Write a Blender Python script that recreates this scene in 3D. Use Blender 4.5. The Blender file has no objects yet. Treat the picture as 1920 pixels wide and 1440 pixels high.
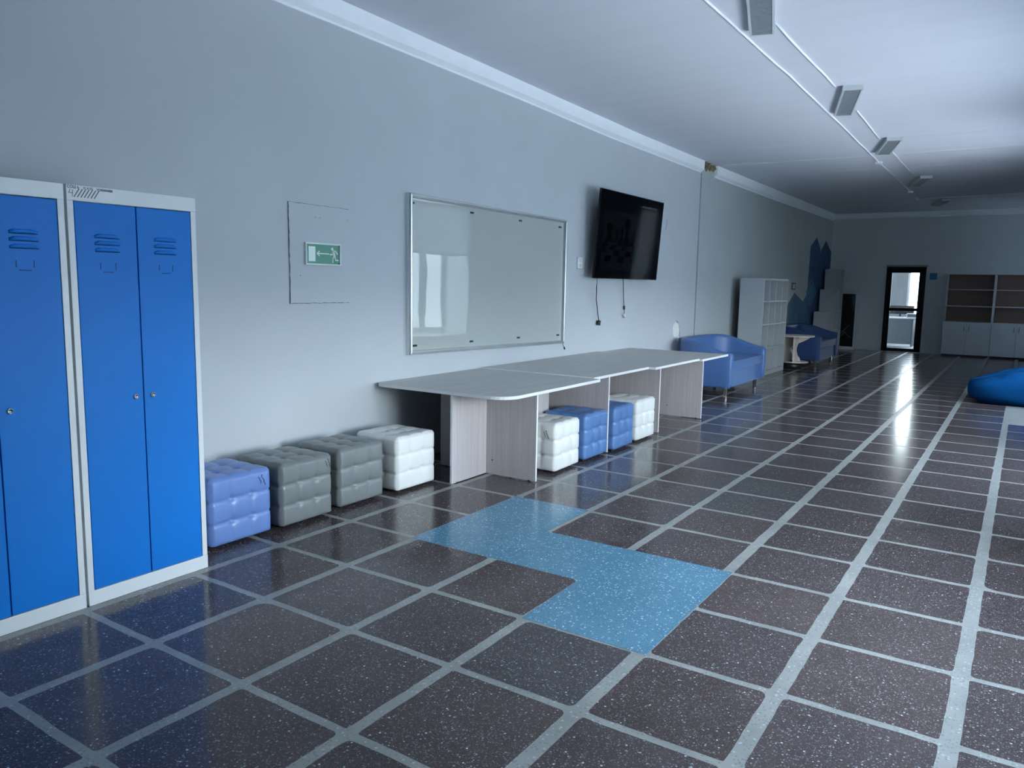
import bpy, math, random
from mathutils import Vector, Matrix, noise
random.seed(7)
C = bpy.context.scene.collection
PI = math.pi

# ------------------------------------------------------------------ camera
F_PX = 1447.74
PITCH, YAW, ROLL = -0.129676223, 0.584129824, 0.0170053371
cy, sy, cp, sp = math.cos(YAW), math.sin(YAW), math.cos(PITCH), math.sin(PITCH)
fwd = Vector((-sy * cp, cy * cp, sp))
rgt = Vector((cy, sy, 0.0))
upv = rgt.cross(fwd)
r2 = rgt * math.cos(ROLL) + upv * math.sin(ROLL)
u2 = -rgt * math.sin(ROLL) + upv * math.cos(ROLL)
cd = bpy.data.cameras.new('camera')
cd.sensor_fit = 'HORIZONTAL'
cd.sensor_width = 36.0
cd.lens = F_PX / 1920.0 * 36.0
cd.clip_start = 0.05
cd.clip_end = 200
cam = bpy.data.objects.new('camera', cd)
C.objects.link(cam)
m = Matrix.Identity(4)
for k in range(3):
    m[k][0], m[k][1], m[k][2] = r2[k], u2[k], -fwd[k]
m[0][3], m[1][3], m[2][3] = 2.5, 0.0, 1.5
cam.matrix_world = m
bpy.context.scene.camera = cam

# ------------------------------------------------------------------ world, light, exposure
sc = bpy.context.scene
sc.view_settings.view_transform = 'Standard'
sc.view_settings.look = 'None'
sc.view_settings.gamma = 1.0
sc.view_settings.use_curve_mapping = False
sc.view_settings.exposure = 1.6
sc.cycles.use_denoising = True
sc.cycles.max_bounces = 10
sc.cycles.diffuse_bounces = 6
sc.cycles.sample_clamp_indirect = 6.0

w = bpy.data.worlds.new('overcast_winter_sky')
sc.world = w
w.use_nodes = True
nt = w.node_tree
nt.nodes.clear()
out = nt.nodes.new('ShaderNodeOutputWorld')
bg = nt.nodes.new('ShaderNodeBackground')
geo = nt.nodes.new('ShaderNodeNewGeometry')
sep = nt.nodes.new('ShaderNodeSeparateXYZ')
rmp = nt.nodes.new('ShaderNodeValToRGB')
mp = nt.nodes.new('ShaderNodeMapRange')
mp.inputs[1].default_value = -1
mp.inputs[2].default_value = 1
tc = nt.nodes.new('ShaderNodeTexCoord')
nt.links.new(tc.outputs['Generated'], sep.inputs[0])
nt.links.new(sep.outputs[2], mp.inputs[0])
nt.links.new(mp.outputs[0], rmp.inputs[0])
cr = rmp.color_ramp
cr.elements[0].position = 0.0
cr.elements[0].color = (0.88, 0.94, 1.06, 1)      # snow below the horizon
cr.elements[1].position = 1.0
cr.elements[1].color = (0.36, 0.45, 0.60, 1)
e = cr.elements.new(0.24); e.color = (0.88, 0.94, 1.06, 1)
e = cr.elements.new(0.36); e.color = (0.22, 0.26, 0.31, 1)   # dark band added below the horizon to keep the upper wall dim
e = cr.elements.new(0.505); e.color = (0.20, 0.24, 0.28, 1)
e = cr.elements.new(0.54); e.color = (1.42, 1.50, 1.55, 1)
e = cr.elements.new(0.62); e.color = (0.95, 1.07, 1.22, 1)
bg.inputs[1].default_value = 9.0
nt.links.new(rmp.outputs[0], bg.inputs[0])
nt.links.new(bg.outputs[0], out.inputs[0])

WIN = [(2.3, 4.7), (6.3, 8.7), (10.3, 12.2), (19.2, 20.2)]        # right wall window openings along y; the last is added to light the end wall
WX, WXO, WZ0, WZ1 = 3.2, 3.85, 0.515, 2.95
def portal(loc, sx, sz, rot):
    l = bpy.data.lights.new('window_daylight', 'AREA')
    l.shape = 'RECTANGLE'; l.size = sx; l.size_y = sz
    l.cycles.is_portal = True
    o = bpy.data.objects.new('window_daylight', l)
    C.objects.link(o); o.location = loc; o.rotation_euler = rot
for (a, b) in WIN:
    portal((WXO + 0.12, (a + b) / 2, (WZ0 + WZ1) / 2), b - a, WZ1 - WZ0, (PI / 2, 0, PI / 2))
portal((0.55, 25.42, 1.75), 2.0, 2.0, (-PI / 2, 0, 0))

# ------------------------------------------------------------------ materials
MATS = {}
def mat(name, col, rough=0.5, metal=0.0, spec=0.5, coat=0.0, noise_amt=0.0, noise_scale=8.0, bump=0.0, bump_scale=60.0, stretch=None, coat_rough=0.03):
    mt = bpy.data.materials.new(name)
    mt.use_nodes = True
    n = mt.node_tree
    p = n.nodes['Principled BSDF']
    p.inputs['Base Color'].default_value = (*col, 1)
    p.inputs['Roughness'].default_value = rough
    p.inputs['Metallic'].default_value = metal
    p.inputs['Specular IOR Level'].default_value = spec
    p.inputs['Coat Weight'].default_value = coat
    p.inputs['Coat Roughness'].default_value = coat_rough
    tcn = n.nodes.new('ShaderNodeTexCoord')
    mpn = n.nodes.new('ShaderNodeMapping')
    n.links.new(tcn.outputs['Object'], mpn.inputs[0])
    if stretch: mpn.inputs['Scale'].default_value = stretch
    if noise_amt > 0:
        nz = n.nodes.new('ShaderNodeTexNoise')
        nz.inputs['Scale'].default_value = noise_scale
        nz.inputs['Detail'].default_value = 5
        n.links.new(mpn.outputs[0], nz.inputs[0])
        rr = n.nodes.new('ShaderNodeValToRGB')
        rr.color_ramp.elements[0].position = 0.3
        rr.color_ramp.elements[1].position = 0.7
        rr.color_ramp.elements[0].color = (*[c * (1 - noise_amt) for c in col], 1)
        rr.color_ramp.elements[1].color = (*[min(1, c * (1 + noise_amt)) for c in col], 1)
        n.links.new(nz.outputs[0], rr.inputs[0])
        n.links.new(rr.outputs[0], p.inputs['Base Color'])
    if bump > 0:
        nb = n.nodes.new('ShaderNodeTexNoise')
        nb.inputs['Scale'].default_value = bump_scale
        nb.inputs['Detail'].default_value = 4
        n.links.new(mpn.outputs[0], nb.inputs[0])
        bp = n.nodes.new('ShaderNodeBump')
        bp.inputs['Strength'].default_value = bump
        bp.inputs['Distance'].default_value = 0.01
        n.links.new(nb.outputs[0], bp.inputs['Height'])
        n.links.new(bp.outputs[0], p.inputs['Normal'])
    MATS[name] = mt
    return mt

M = {}
M['wall'] = mat('grey_wall_paint', (0.50, 0.54, 0.57), 0.6, spec=0.3, noise_amt=0.025, noise_scale=1.2, bump=0.12, bump_scale=9)
M['wall_far'] = mat('grey_green_wall_paint', (0.47, 0.51, 0.52), 0.6, spec=0.3, noise_amt=0.03, noise_scale=1.5, bump=0.12, bump_scale=9)
M['wall_end'] = mat('light_grey_end_wall_paint', (0.60, 0.64, 0.66), 0.6, spec=0.3, noise_amt=0.03, noise_scale=1.5)
M['cornice'] = mat('white_cornice_paint', (0.88, 0.92, 0.95), 0.6, spec=0.3, noise_amt=0.02, bump=0.15, bump_scale=12)
M['ceiling'] = mat('white_ceiling_paint', (0.66, 0.68, 0.74), 0.7, spec=0.2, noise_amt=0.02, noise_scale=2, bump=0.5, bump_scale=1.6, stretch=(0.35, 2.6, 1))
M['joint'] = mat('dark_joint', (0.03, 0.035, 0.04), 0.9)
M['locker_body'] = mat('white_locker_enamel', (0.74, 0.78, 0.79), 0.35, bump=0.03, bump_scale=200)
M['locker_blue'] = mat('blue_locker_enamel', (0.003, 0.185, 0.63), 0.45, spec=0.22, noise_amt=0.03, noise_scale=3, bump=0.05, bump_scale=260)
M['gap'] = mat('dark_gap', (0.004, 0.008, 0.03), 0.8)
M['steel'] = mat('satin_steel', (0.62, 0.64, 0.66), 0.25, metal=1.0)
M['chrome'] = mat('chrome', (0.85, 0.87, 0.9), 0.06, metal=1.0)
M['black'] = mat('black_plastic', (0.01, 0.011, 0.013), 0.4)
M['marker'] = mat('black_marker_ink', (0.008, 0.01, 0.03), 0.5)
M['marker_grey'] = mat('faded_marker_ink', (0.07, 0.09, 0.16), 0.5)
for k, c, s in (('pouf_white', (0.72, 0.73, 0.71), 0), ('pouf_grey', (0.165, 0.182, 0.186), 0), ('pouf_violet', (0.14, 0.24, 0.54), 0), ('pouf_blue', (0.085, 0.19, 0.42), 0)):
    M[k] = mat(k + '_leatherette', c, 0.36, spec=0.5, coat=0.15, coat_rough=0.25, noise_amt=0.02, bump=0.06, bump_scale=120)
def laminate(name, col, vec):
    mt = mat(name, col, 0.45, spec=0.4)
    n = mt.node_tree; p = n.nodes['Principled BSDF']
    tcn = n.nodes.new('ShaderNodeTexCoord'); mpn = n.nodes.new('ShaderNodeMapping')
    mpn.inputs['Scale'].default_value = vec
    n.links.new(tcn.outputs['Object'], mpn.inputs[0])
    nz = n.nodes.new('ShaderNodeTexNoise'); nz.inputs['Scale'].default_value = 1.0; nz.inputs['Detail'].default_value = 6; nz.inputs['Roughness'].default_value = 0.65
    n.links.new(mpn.outputs[0], nz.inputs[0])
    rr = n.nodes.new('ShaderNodeValToRGB')
    rr.color_ramp.elements[0].position = 0.33; rr.color_ramp.elements[1].position = 0.68
    rr.color_ramp.elements[0].color = (*[c * 0.87 for c in col], 1)
    rr.color_ramp.elements[1].color = (*[min(1, c * 1.08) for c in col], 1)
    n.links.new(nz.outputs[0], rr.inputs[0]); n.links.new(rr.outputs[0], p.inputs['Base Color'])
    return mt
M['lam_top'] = laminate('pale_ash_laminate_top', (0.50, 0.49, 0.48), (45, 1.6, 45))
M['lam_leg'] = laminate('pale_ash_laminate_panel', (0.47, 0.44, 0.445), (60, 60, 1.6))
M['edge'] = mat('white_edge_band', (0.72, 0.73, 0.74), 0.4)
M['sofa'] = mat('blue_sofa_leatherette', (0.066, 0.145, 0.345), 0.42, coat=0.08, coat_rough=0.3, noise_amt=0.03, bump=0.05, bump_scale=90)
M['sofa_shaded'] = mat('shaded_blue_sofa_leatherette', (0.022, 0.050, 0.14), 0.6, spec=0.25, coat=0.0, coat_rough=0.3, noise_amt=0.03, bump=0.05, bump_scale=90)  # same blue as the near sofa, with the far-end shade put into the colour
M['white_lam'] = mat('white_furniture_laminate', (0.66, 0.70, 0.74), 0.5, noise_amt=0.015)
M['shelf_back'] = mat('darkened_grey_board', (0.24, 0.27, 0.29), 0.6)  # shade inside the cubbies put into this grey; the door head trim shares it
M['step_lam'] = mat('grey_step_shelf_laminate', (0.40, 0.44, 0.47), 0.6)
M['shelf_lam'] = mat('pale_grey_shelf_laminate', (0.42, 0.45, 0.47), 0.5, noise_amt=0.015)
M['grey_lam'] = mat('grey_furniture_laminate', (0.58, 0.62, 0.67), 0.5, noise_amt=0.015)
M['brown_lam'] = mat('brown_cabinet_back', (0.23, 0.15, 0.12), 0.55, noise_amt=0.06, noise_scale=5, stretch=(12, 12, 1))
M['cream_lam'] = mat('cream_table_laminate', (0.62, 0.56, 0.50), 0.5, noise_amt=0.03)
M['bag'] = mat('bright_blue_bag_fabric', (0.001, 0.058, 0.19), 0.85, spec=0.1, noise_amt=0.05, bump=0.1, bump_scale=300)
M['alu'] = mat('brushed_aluminium', (0.66, 0.70, 0.71), 0.28, metal=0.85)
def glossy_board():
    mt = bpy.data.materials.new('grey_green_glass_board'); mt.use_nodes = True
    n = mt.node_tree; n.nodes.clear()
    o = n.nodes.new('ShaderNodeOutputMaterial'); mx = n.nodes.new('ShaderNodeMixShader')
    t = n.nodes.new('ShaderNodeBsdfDiffuse'); g = n.nodes.new('ShaderNodeBsdfGlossy')
    t.inputs[0].default_value = (0.42, 0.46, 0.44, 1); g.inputs['Roughness'].default_value = 0.0
    fr = schlick(n, 0.05)
    tcn = n.nodes.new('ShaderNodeTexCoord'); nb = n.nodes.new('ShaderNodeTexNoise'); nb.inputs['Scale'].default_value = 2.2; nb.inputs['Detail'].default_value = 1
    bp = n.nodes.new('ShaderNodeBump'); bp.inputs['Strength'].default_value = 0.12; bp.inputs['Distance'].default_value = 0.01
    n.links.new(tcn.outputs['Object'], nb.inputs[0]); n.links.new(nb.outputs[0], bp.inputs['Height']); n.links.new(bp.outputs[0], g.inputs['Normal'])
    n.links.new(fr.outputs[0], mx.inputs[0]); n.links.new(t.outputs[0], mx.inputs[1]); n.links.new(g.outputs[0], mx.inputs[2])
    n.links.new(mx.outputs[0], o.inputs[0])
    return mt
M['tv'] = mat('glossy_black_bezel', (0.003, 0.003, 0.004), 0.12, spec=0.3)
M['white_plastic'] = mat('white_plastic', (0.75, 0.78, 0.78), 0.4)
M['lamp_body'] = mat('white_lamp_frame', (0.55, 0.60, 0.60), 0.45)
M['diffuser'] = mat('grey_prismatic_diffuser', (0.24, 0.27, 0.30), 0.35, noise_amt=0.15, noise_scale=30, bump=0.4, bump_scale=150)
M['cable'] = mat('white_cable_trunking', (0.80, 0.84, 0.88), 0.5)
M['green'] = mat('green_sign_film', (0.015, 0.23, 0.14), 0.3)
M['sign_white'] = mat('pale_sign_film', (0.72, 0.86, 0.82), 0.4)
M['door_black'] = mat('black_door_frame', (0.006, 0.009, 0.012), 0.5, spec=0.15)
M['blind'] = mat('white_roller_blind_fabric', (0.66, 0.70, 0.74), 0.8)
_n = M['blind'].node_tree; _p = _n.nodes['Principled BSDF']; _t = _n.nodes.new('ShaderNodeBsdfTranslucent'); _t.inputs[0].default_value = (0.8, 0.88, 0.92, 1)
_m = _n.nodes.new('ShaderNodeMixShader'); _m.inputs[0].default_value = 0.22; _o = _n.nodes['Material Output']
_n.links.new(_p.outputs[0], _m.inputs[1]); _n.links.new(_t.outputs[0], _m.inputs[2]); _n.links.new(_m.outputs[0], _o.inputs[0])
M['upvc'] = mat('white_window_frame', (0.75, 0.79, 0.82), 0.35)
M['plaster'] = mat('bare_white_plaster', (0.78, 0.80, 0.78), 0.8, bump=0.8, bump_scale=40, noise_amt=0.12, noise_scale=30)
M['foam'] = mat('brown_filler_foam', (0.20, 0.17, 0.09), 0.9, bump=0.8, bump_scale=40, noise_amt=0.35, noise_scale=25)
M['mural_a'] = mat('mural_steel_blue', (0.045, 0.13, 0.23), 0.6)
M['mural_b'] = mat('mural_navy', (0.025, 0.085, 0.19), 0.6)
M['mural_c'] = mat('mural_deep_blue', (0.015, 0.065, 0.16), 0.6)
M['mural_d'] = mat('mural_sky_blue', (0.035, 0.16, 0.27), 0.6)
M['mural_line'] = mat('mural_pale_line', (0.30, 0.36, 0.42), 0.6)
M['mural_cream'] = mat('mural_cream', (0.50, 0.52, 0.48), 0.6)
M['plate_blue'] = mat('blue_room_plate', (0.03, 0.20, 0.42), 0.4)
M['dark_glass'] = mat('dark_cabinet_glass', (0.012, 0.018, 0.02), 0.08)
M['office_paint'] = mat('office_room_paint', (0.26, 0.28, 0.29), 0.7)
M['office_wall'] = mat('office_wall_paint', (0.62, 0.66, 0.68), 0.6)
M['office_dark'] = mat('dark_office_laminate', (0.10, 0.115, 0.13), 0.5)

def schlick(n, f0):
    lw = n.nodes.new('ShaderNodeLayerWeight'); lw.inputs[0].default_value = 0.5
    pw = n.nodes.new('ShaderNodeMath'); pw.operation = 'POWER'; pw.inputs[1].default_value = 5.0
    ma = n.nodes.new('ShaderNodeMath'); ma.operation = 'MULTIPLY_ADD'; ma.inputs[1].default_value = 1 - f0; ma.inputs[2].default_value = f0
    n.links.new(lw.outputs['Facing'], pw.inputs[0]); n.links.new(pw.outputs[0], ma.inputs[0])
    return ma
def glass_mat():
    mt = bpy.data.materials.new('clear_window_glass'); mt.use_nodes = True
    n = mt.node_tree; n.nodes.clear()
    o = n.nodes.new('ShaderNodeOutputMaterial'); mx = n.nodes.new('ShaderNodeMixShader')
    t = n.nodes.new('ShaderNodeBsdfTransparent'); g = n.nodes.new('ShaderNodeBsdfGlossy')
    t.inputs[0].default_value = (0.92, 0.96, 0.96, 1)
    g.inputs['Roughness'].default_value = 0.0
    fr = schlick(n, 0.07)
    n.links.new(fr.outputs[0], mx.inputs[0]); n.links.new(t.outputs[0], mx.inputs[1]); n.links.new(g.outputs[0], mx.inputs[2])
    n.links.new(mx.outputs[0], o.inputs[0])
    return mt
M['glass'] = glass_mat()
M['board'] = glossy_board()

def terrazzo(name, kind):
    mt = bpy.data.materials.new(name); mt.use_nodes = True
    n = mt.node_tree; p = n.nodes['Principled BSDF']; L = n.links.new
    tcn = n.nodes.new('ShaderNodeTexCoord')
    def vor(scale, feature='F1'):
        v = n.nodes.new('ShaderNodeTexVoronoi'); v.inputs['Scale'].default_value = scale; v.feature = feature
        L(tcn.outputs['Object'], v.inputs['Vector']); return v
    def ramp(src, p0, c0, p1, c1):
        r = n.nodes.new('ShaderNodeValToRGB'); r.color_ramp.elements[0].position = p0; r.color_ramp.elements[1].position = p1
        r.color_ramp.elements[0].color = (*c0, 1); r.color_ramp.elements[1].color = (*c1, 1); L(src, r.inputs[0]); return r.outputs[0]
    def mix(fac, a, b, mode='MIX'):
        x = n.nodes.new('ShaderNodeMix'); x.data_type = 'RGBA'; x.blend_type = mode
        if isinstance(fac, float): x.inputs[0].default_value = fac
        else: L(fac, x.inputs[0])
        for idx, s in ((6, a), (7, b)):
            if isinstance(s, tuple): x.inputs[idx].default_value = (*s, 1)
            else: L(s, x.inputs[idx])
        return x.outputs[2]
    def mathn(op, a, b):
        x = n.nodes.new('ShaderNodeMath'); x.operation = op
        for idx, s in ((0, a), (1, b)):
            if isinstance(s, (int, float)): x.inputs[idx].default_value = s
            else: L(s, x.inputs[idx])
        return x.outputs[0]
    nz = n.nodes.new('ShaderNodeTexNoise'); nz.inputs['Scale'].default_value = 5.0; nz.inputs['Detail'].default_value = 6; L(tcn.outputs['Object'], nz.inputs[0])
    # stone chips: cells whose random value is high and whose centre is near
    def chips(scale, size, thresh):
        v = vor(scale)
        near = mathn('LESS_THAN', v.outputs['Distance'], size)
        sepc = n.nodes.new('ShaderNodeSeparateColor'); L(v.outputs['Color'], sepc.inputs[0])
        rnd = mathn('GREATER_THAN', sepc.outputs[0], thresh)
        return mathn('MULTIPLY', near, rnd)
    if kind == 'tile':
        at = n.nodes.new('ShaderNodeAttribute'); at.attribute_name = 'tint'
        base = mix(ramp(nz.outputs[0], 0.35, (0, 0, 0), 0.7, (1, 1, 1)), (0.86, 0.86, 0.86), (1.12, 1.12, 1.12))
        base = mix(1.0, at.outputs['Color'], base, 'MULTIPLY')
        base = mix(chips(210, 0.42, 0.42), base, (0.125, 0.110, 0.112))
        base = mix(chips(130, 0.38, 0.72), base, (0.20, 0.195, 0.205))
        base = mix(chips(85, 0.30, 0.86), base, (0.34, 0.35, 0.36))
        base = mix(chips(55, 0.22, 0.94), base, (0.58, 0.62, 0.64))
        rough = (0.12, 0.20)
    elif kind == 'blue':
        base = mix(ramp(nz.outputs[0], 0.35, (0, 0, 0), 0.7, (1, 1, 1)), (0.085, 0.22, 0.32), (0.10, 0.25, 0.36))
        base = mix(chips(190, 0.42, 0.45), base, (0.19, 0.34, 0.44))
        base = mix(chips(75, 0.34, 0.72), base, (0.36, 0.56, 0.72))
        base = mix(chips(48, 0.22, 0.86), base, (0.62, 0.80, 0.90))
        base = mix(chips(30, 0.10, 0.95), base, (0.02, 0.03, 0.05))
        rough = (0.14, 0.22)
    else:
        base = mix(ramp(nz.outputs[0], 0.3, (0, 0, 0), 0.7, (1, 1, 1)), (0.25, 0.26, 0.245), (0.35, 0.36, 0.34))
        base = mix(chips(90, 0.40, 0.6), base, (0.20, 0.23, 0.24))
        base = mix(chips(60, 0.30, 0.75), base, (0.46, 0.50, 0.50))
        base = mix(chips(18, 0.06, 0.8), base, (0.05, 0.06, 0.07))
        rough = (0.30, 0.42)
    L(base, p.inputs['Base Color'])
    mr = n.nodes.new('ShaderNodeMapRange'); mr.inputs[3].default_value = rough[0]; mr.inputs[4].default_value = rough[1]
    L(nz.outputs[0], mr.inputs[0]); L(mr.outputs[0], p.inputs['Roughness'])
    p.inputs['Specular IOR Level'].default_value = 0.30
    nb = n.nodes.new('ShaderNodeTexNoise'); nb.inputs['Scale'].default_value = 2.4; nb.inputs['Detail'].default_value = 3; L(tcn.outputs['Object'], nb.inputs[0])
    bp = n.nodes.new('ShaderNodeBump'); bp.inputs['Strength'].default_value = 0.05; bp.inputs['Distance'].default_value = 0.02
    L(nb.outputs[0], bp.inputs['Height']); L(bp.outputs[0], p.inputs['Normal'])
    return mt
M['t_tile'] = terrazzo('plum_terrazzo', 'tile')
M['t_blue'] = terrazzo('blue_terrazzo', 'blue')
M['t_grout'] = terrazzo('grey_concrete_strip', 'grout')

# ------------------------------------------------------------------ mesh helpers
class MB:
    def __init__(s): s.v = []; s.f = []; s.mi = []; s.sm = []
    def add(s, vs, fs, mi=0, smooth=False):
        b = len(s.v); s.v += [tuple(x) for x in vs]
        for f in fs: s.f.append(tuple(b + i for i in f)); s.mi.append(mi); s.sm.append(smooth)
        return s
    def box(s, a, b, mi=0):
        (x0, y0, z0), (x1, y1, z1) = a, b
        v = [(x0, y0, z0), (x1, y0, z0), (x1, y1, z0), (x0, y1, z0), (x0, y0, z1), (x1, y0, z1), (x1, y1, z1), (x0, y1, z1)]
        return s.add(v, [(0, 3, 2, 1), (4, 5, 6, 7), (0, 1, 5, 4), (1, 2, 6, 5), (2, 3, 7, 6), (3, 0, 4, 7)], mi)
    def prism(s, pts, d, mi=0, cap=True, side_mi=None, smooth_side=False):
        # pts: polygon of 3d points, extruded by vector d
        n = len(pts); d = Vector(d)
        v = [Vector(p) for p in pts] + [Vector(p) + d for p in pts]
        if cap: s.add(v, [tuple(range(n))[::-1], tuple(range(n, 2 * n))], mi)
        b = [(i, (i + 1) % n, n + (i + 1) % n, n + i) for i in range(n)]
        return s.add(v, b, mi if side_mi is None else side_mi, smooth_side)
    def tube(s, path, r, seg=8, mi=0, caps=True):
        path = [Vector(p) for p in path]; rings = []
        vs = []; n = len(path)
        ref = Vector((0, 0, 1))
        for i, p in enumerate(path):
            t = (path[min(i + 1, n - 1)] - path[max(i - 1, 0)]).normalized()
            q = ref if abs(t.dot(ref)) < 0.95 else Vector((1, 0, 0))
            a = t.cross(q).normalized(); b = t.cross(a).normalized()
            rr = r[i] if isinstance(r, (list, tuple)) else r
            for k in range(seg):
                an = 2 * PI * k / seg
                vs.append(p + a * math.cos(an) * rr + b * math.sin(an) * rr)
        fs = []
        for i in range(n - 1):
            for k in range(seg):
                fs.append((i * seg + k, i * seg + (k + 1) % seg, (i + 1) * seg + (k + 1) % seg, (i + 1) * seg + k))
        s.add(vs, fs, mi, True)
        if caps: s.add(vs[:seg] + vs[-seg:], [tuple(range(seg)), tuple(range(seg, 2 * seg))[::-1]], mi)
        return s
    def lathe(s, prof, c, seg=24, mi=0):
        vs = []; fs = []
        for (r, z) in prof:
            for k in range(seg):
                a = 2 * PI * k / seg; vs.append((c[0] + r * math.cos(a), c[1] + r * math.sin(a), c[2] + z))
        for i in range(len(prof) - 1):
            for k in range(seg):
                fs.append((i * seg + k, i * seg + (k + 1) % seg, (i + 1) * seg + (k + 1) % seg, (i + 1) * seg + k))
        s.add(vs, fs, mi, True)
        s.add(vs[:seg] + vs[-seg:], [tuple(range(seg))[::-1], tuple(range(seg, 2 * seg))], mi)
        return s
    def build(s, name, mats, parent=None, bevel=0.0, label=None, kind=None, origin=None):
        me = bpy.data.meshes.new(name)
        off = Vector(origin) if origin else Vector((0, 0, 0))
        me.from_pydata([tuple(Vector(v) - off) for v in s.v], [], s.f)
        if not isinstance(mats, (list, tuple)): mats = [mats]
        for q in mats: me.materials.append(q)
        me.polygons.foreach_set('material_index', s.mi)
        me.polygons.foreach_set('use_smooth', s.sm)
        me.update()
        import bmesh
        b = bmesh.new(); b.from_mesh(me)
        bmesh.ops.remove_doubles(b, verts=b.verts, dist=1e-6)
        bmesh.ops.recalc_face_normals(b, faces=b.faces)
        b.to_mesh(me); b.free()
        o = bpy.data.objects.new(name, me); C.objects.link(o)
        if parent:
            o.parent = parent
            o.location = off
        else: o.location = off
        if bevel > 0:
            bv = o.modifiers.new('edge', 'BEVEL'); bv.width = bevel; bv.segments = 2; bv.limit_method = 'ANGLE'; bv.angle_limit = 0.6
        if label: o['label'] = label
        if kind: o['kind'] = kind
        return o
def thing(name, loc, label, cat, group=None, rz=0.0):
    o = bpy.data.objects.new(name, None); C.objects.link(o)
    o.empty_display_size = 0.1
    o.location = loc; o.rotation_euler = (0, 0, rz)
    o['label'] = label; o['category'] = cat
    if group: o['group'] = group
    return o
def tag(o, label, cat, group=None):
    o['label'] = label; o['category'] = cat
    if group: o['group'] = group
    return o
def ribbon(mb, pts, w, nrm, mi=0):
    pts = [Vector(p) for p in pts]; nrm = Vector(nrm)
    for a, b in zip(pts[:-1], pts[1:]):
        t = (b - a)
        if t.length < 1e-6: continue
        t.normalize(); sd = t.cross(nrm) * w / 2; e = t * w * 0.3
        mb.add([a - e - sd, b + e - sd, b + e + sd, a - e + sd], [(0, 1, 2, 3)], mi)
def text_part(name, txt, size, loc, rot, m_, parent, xscale=1.0):
    cu = bpy.data.curves.new(name, 'FONT'); cu.body = txt; cu.size = size; cu.extrude = 0.0002; cu.offset = size * 0.025
    t = bpy.data.objects.new(name, cu); C.objects.link(t)
    dg = bpy.context.evaluated_depsgraph_get()
    me = bpy.data.meshes.new_from_object(t.evaluated_get(dg))
    C.objects.unlink(t); bpy.data.objects.remove(t)
    me.name = name; me.materials.clear(); me.materials.append(m_)
    o = bpy.data.objects.new(name, me); C.objects.link(o)
    o.parent = parent; o.location = loc; o.rotation_euler = rot; o.scale = (xscale, 1, 1)
    return o
ON_LEFT_WALL = (PI / 2, 0, PI / 2)
def lerp_tab(y, T):
    if y <= T[0][0]: return T[0][1]
    for (a, b), (c, d) in zip(T[:-1], T[1:]):
        if y <= c: return b + (d - b) * (y - a) / (c - a)
    return T[-1][1]

# ------------------------------------------------------------------ room shell
XL, XL2, YJ = -1.74, -1.725, 11.45          # left wall plane before and after the expansion joint
YE, XR, YB = 20.9, 3.2, -9.0
CEIL = [(-10, 3.47), (4.0, 3.45), (6.5, 3.41), (9.0, 3.37), (11.4, 3.36), (21.2, 3.35)]
LOW = [(-10, 3.35), (3.6, 3.318), (6.5, 3.28), (8.4, 3.235), (11.4, 3.215), (15.3, 3.20), (21.2, 3.215)]

# floor: concrete strips with terrazzo slabs cast between them
XS = [-0.9255, -0.3863, 0.1793, 0.7329, 1.2962, 1.8480, 2.4098]
YS = [1.7141, 2.2715, 2.8135, 3.3711, 3.9152, 4.4604, 4.9905, 5.5357, 6.0809, 6.6038, 7.17, 7.6971, 8.21, 8.7388, 9.2902]
XS = [XS[0] - 1.11, XS[0] - 0.555] + XS + [2.97, 3.53]
while YS[0] > YB: YS.insert(0, YS[0] - 0.55)
while YS[-1] < YE: YS.append(YS[-1] + 0.545)
HX = {k: 0.025 for k in range(len(XS))}
for k in (6, 7, 8, 9): HX[k] = 0.030
HY = 0.018
fl = MB()
fl.add([(-2.2, YB - 0.3, 0), (XR + 0.7, YB - 0.3, 0), (XR + 0.7, YE + 0.05, 0), (-2.2, YE + 0.05, 0)], [(0, 1, 2, 3)], 0)
tints = []
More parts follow.
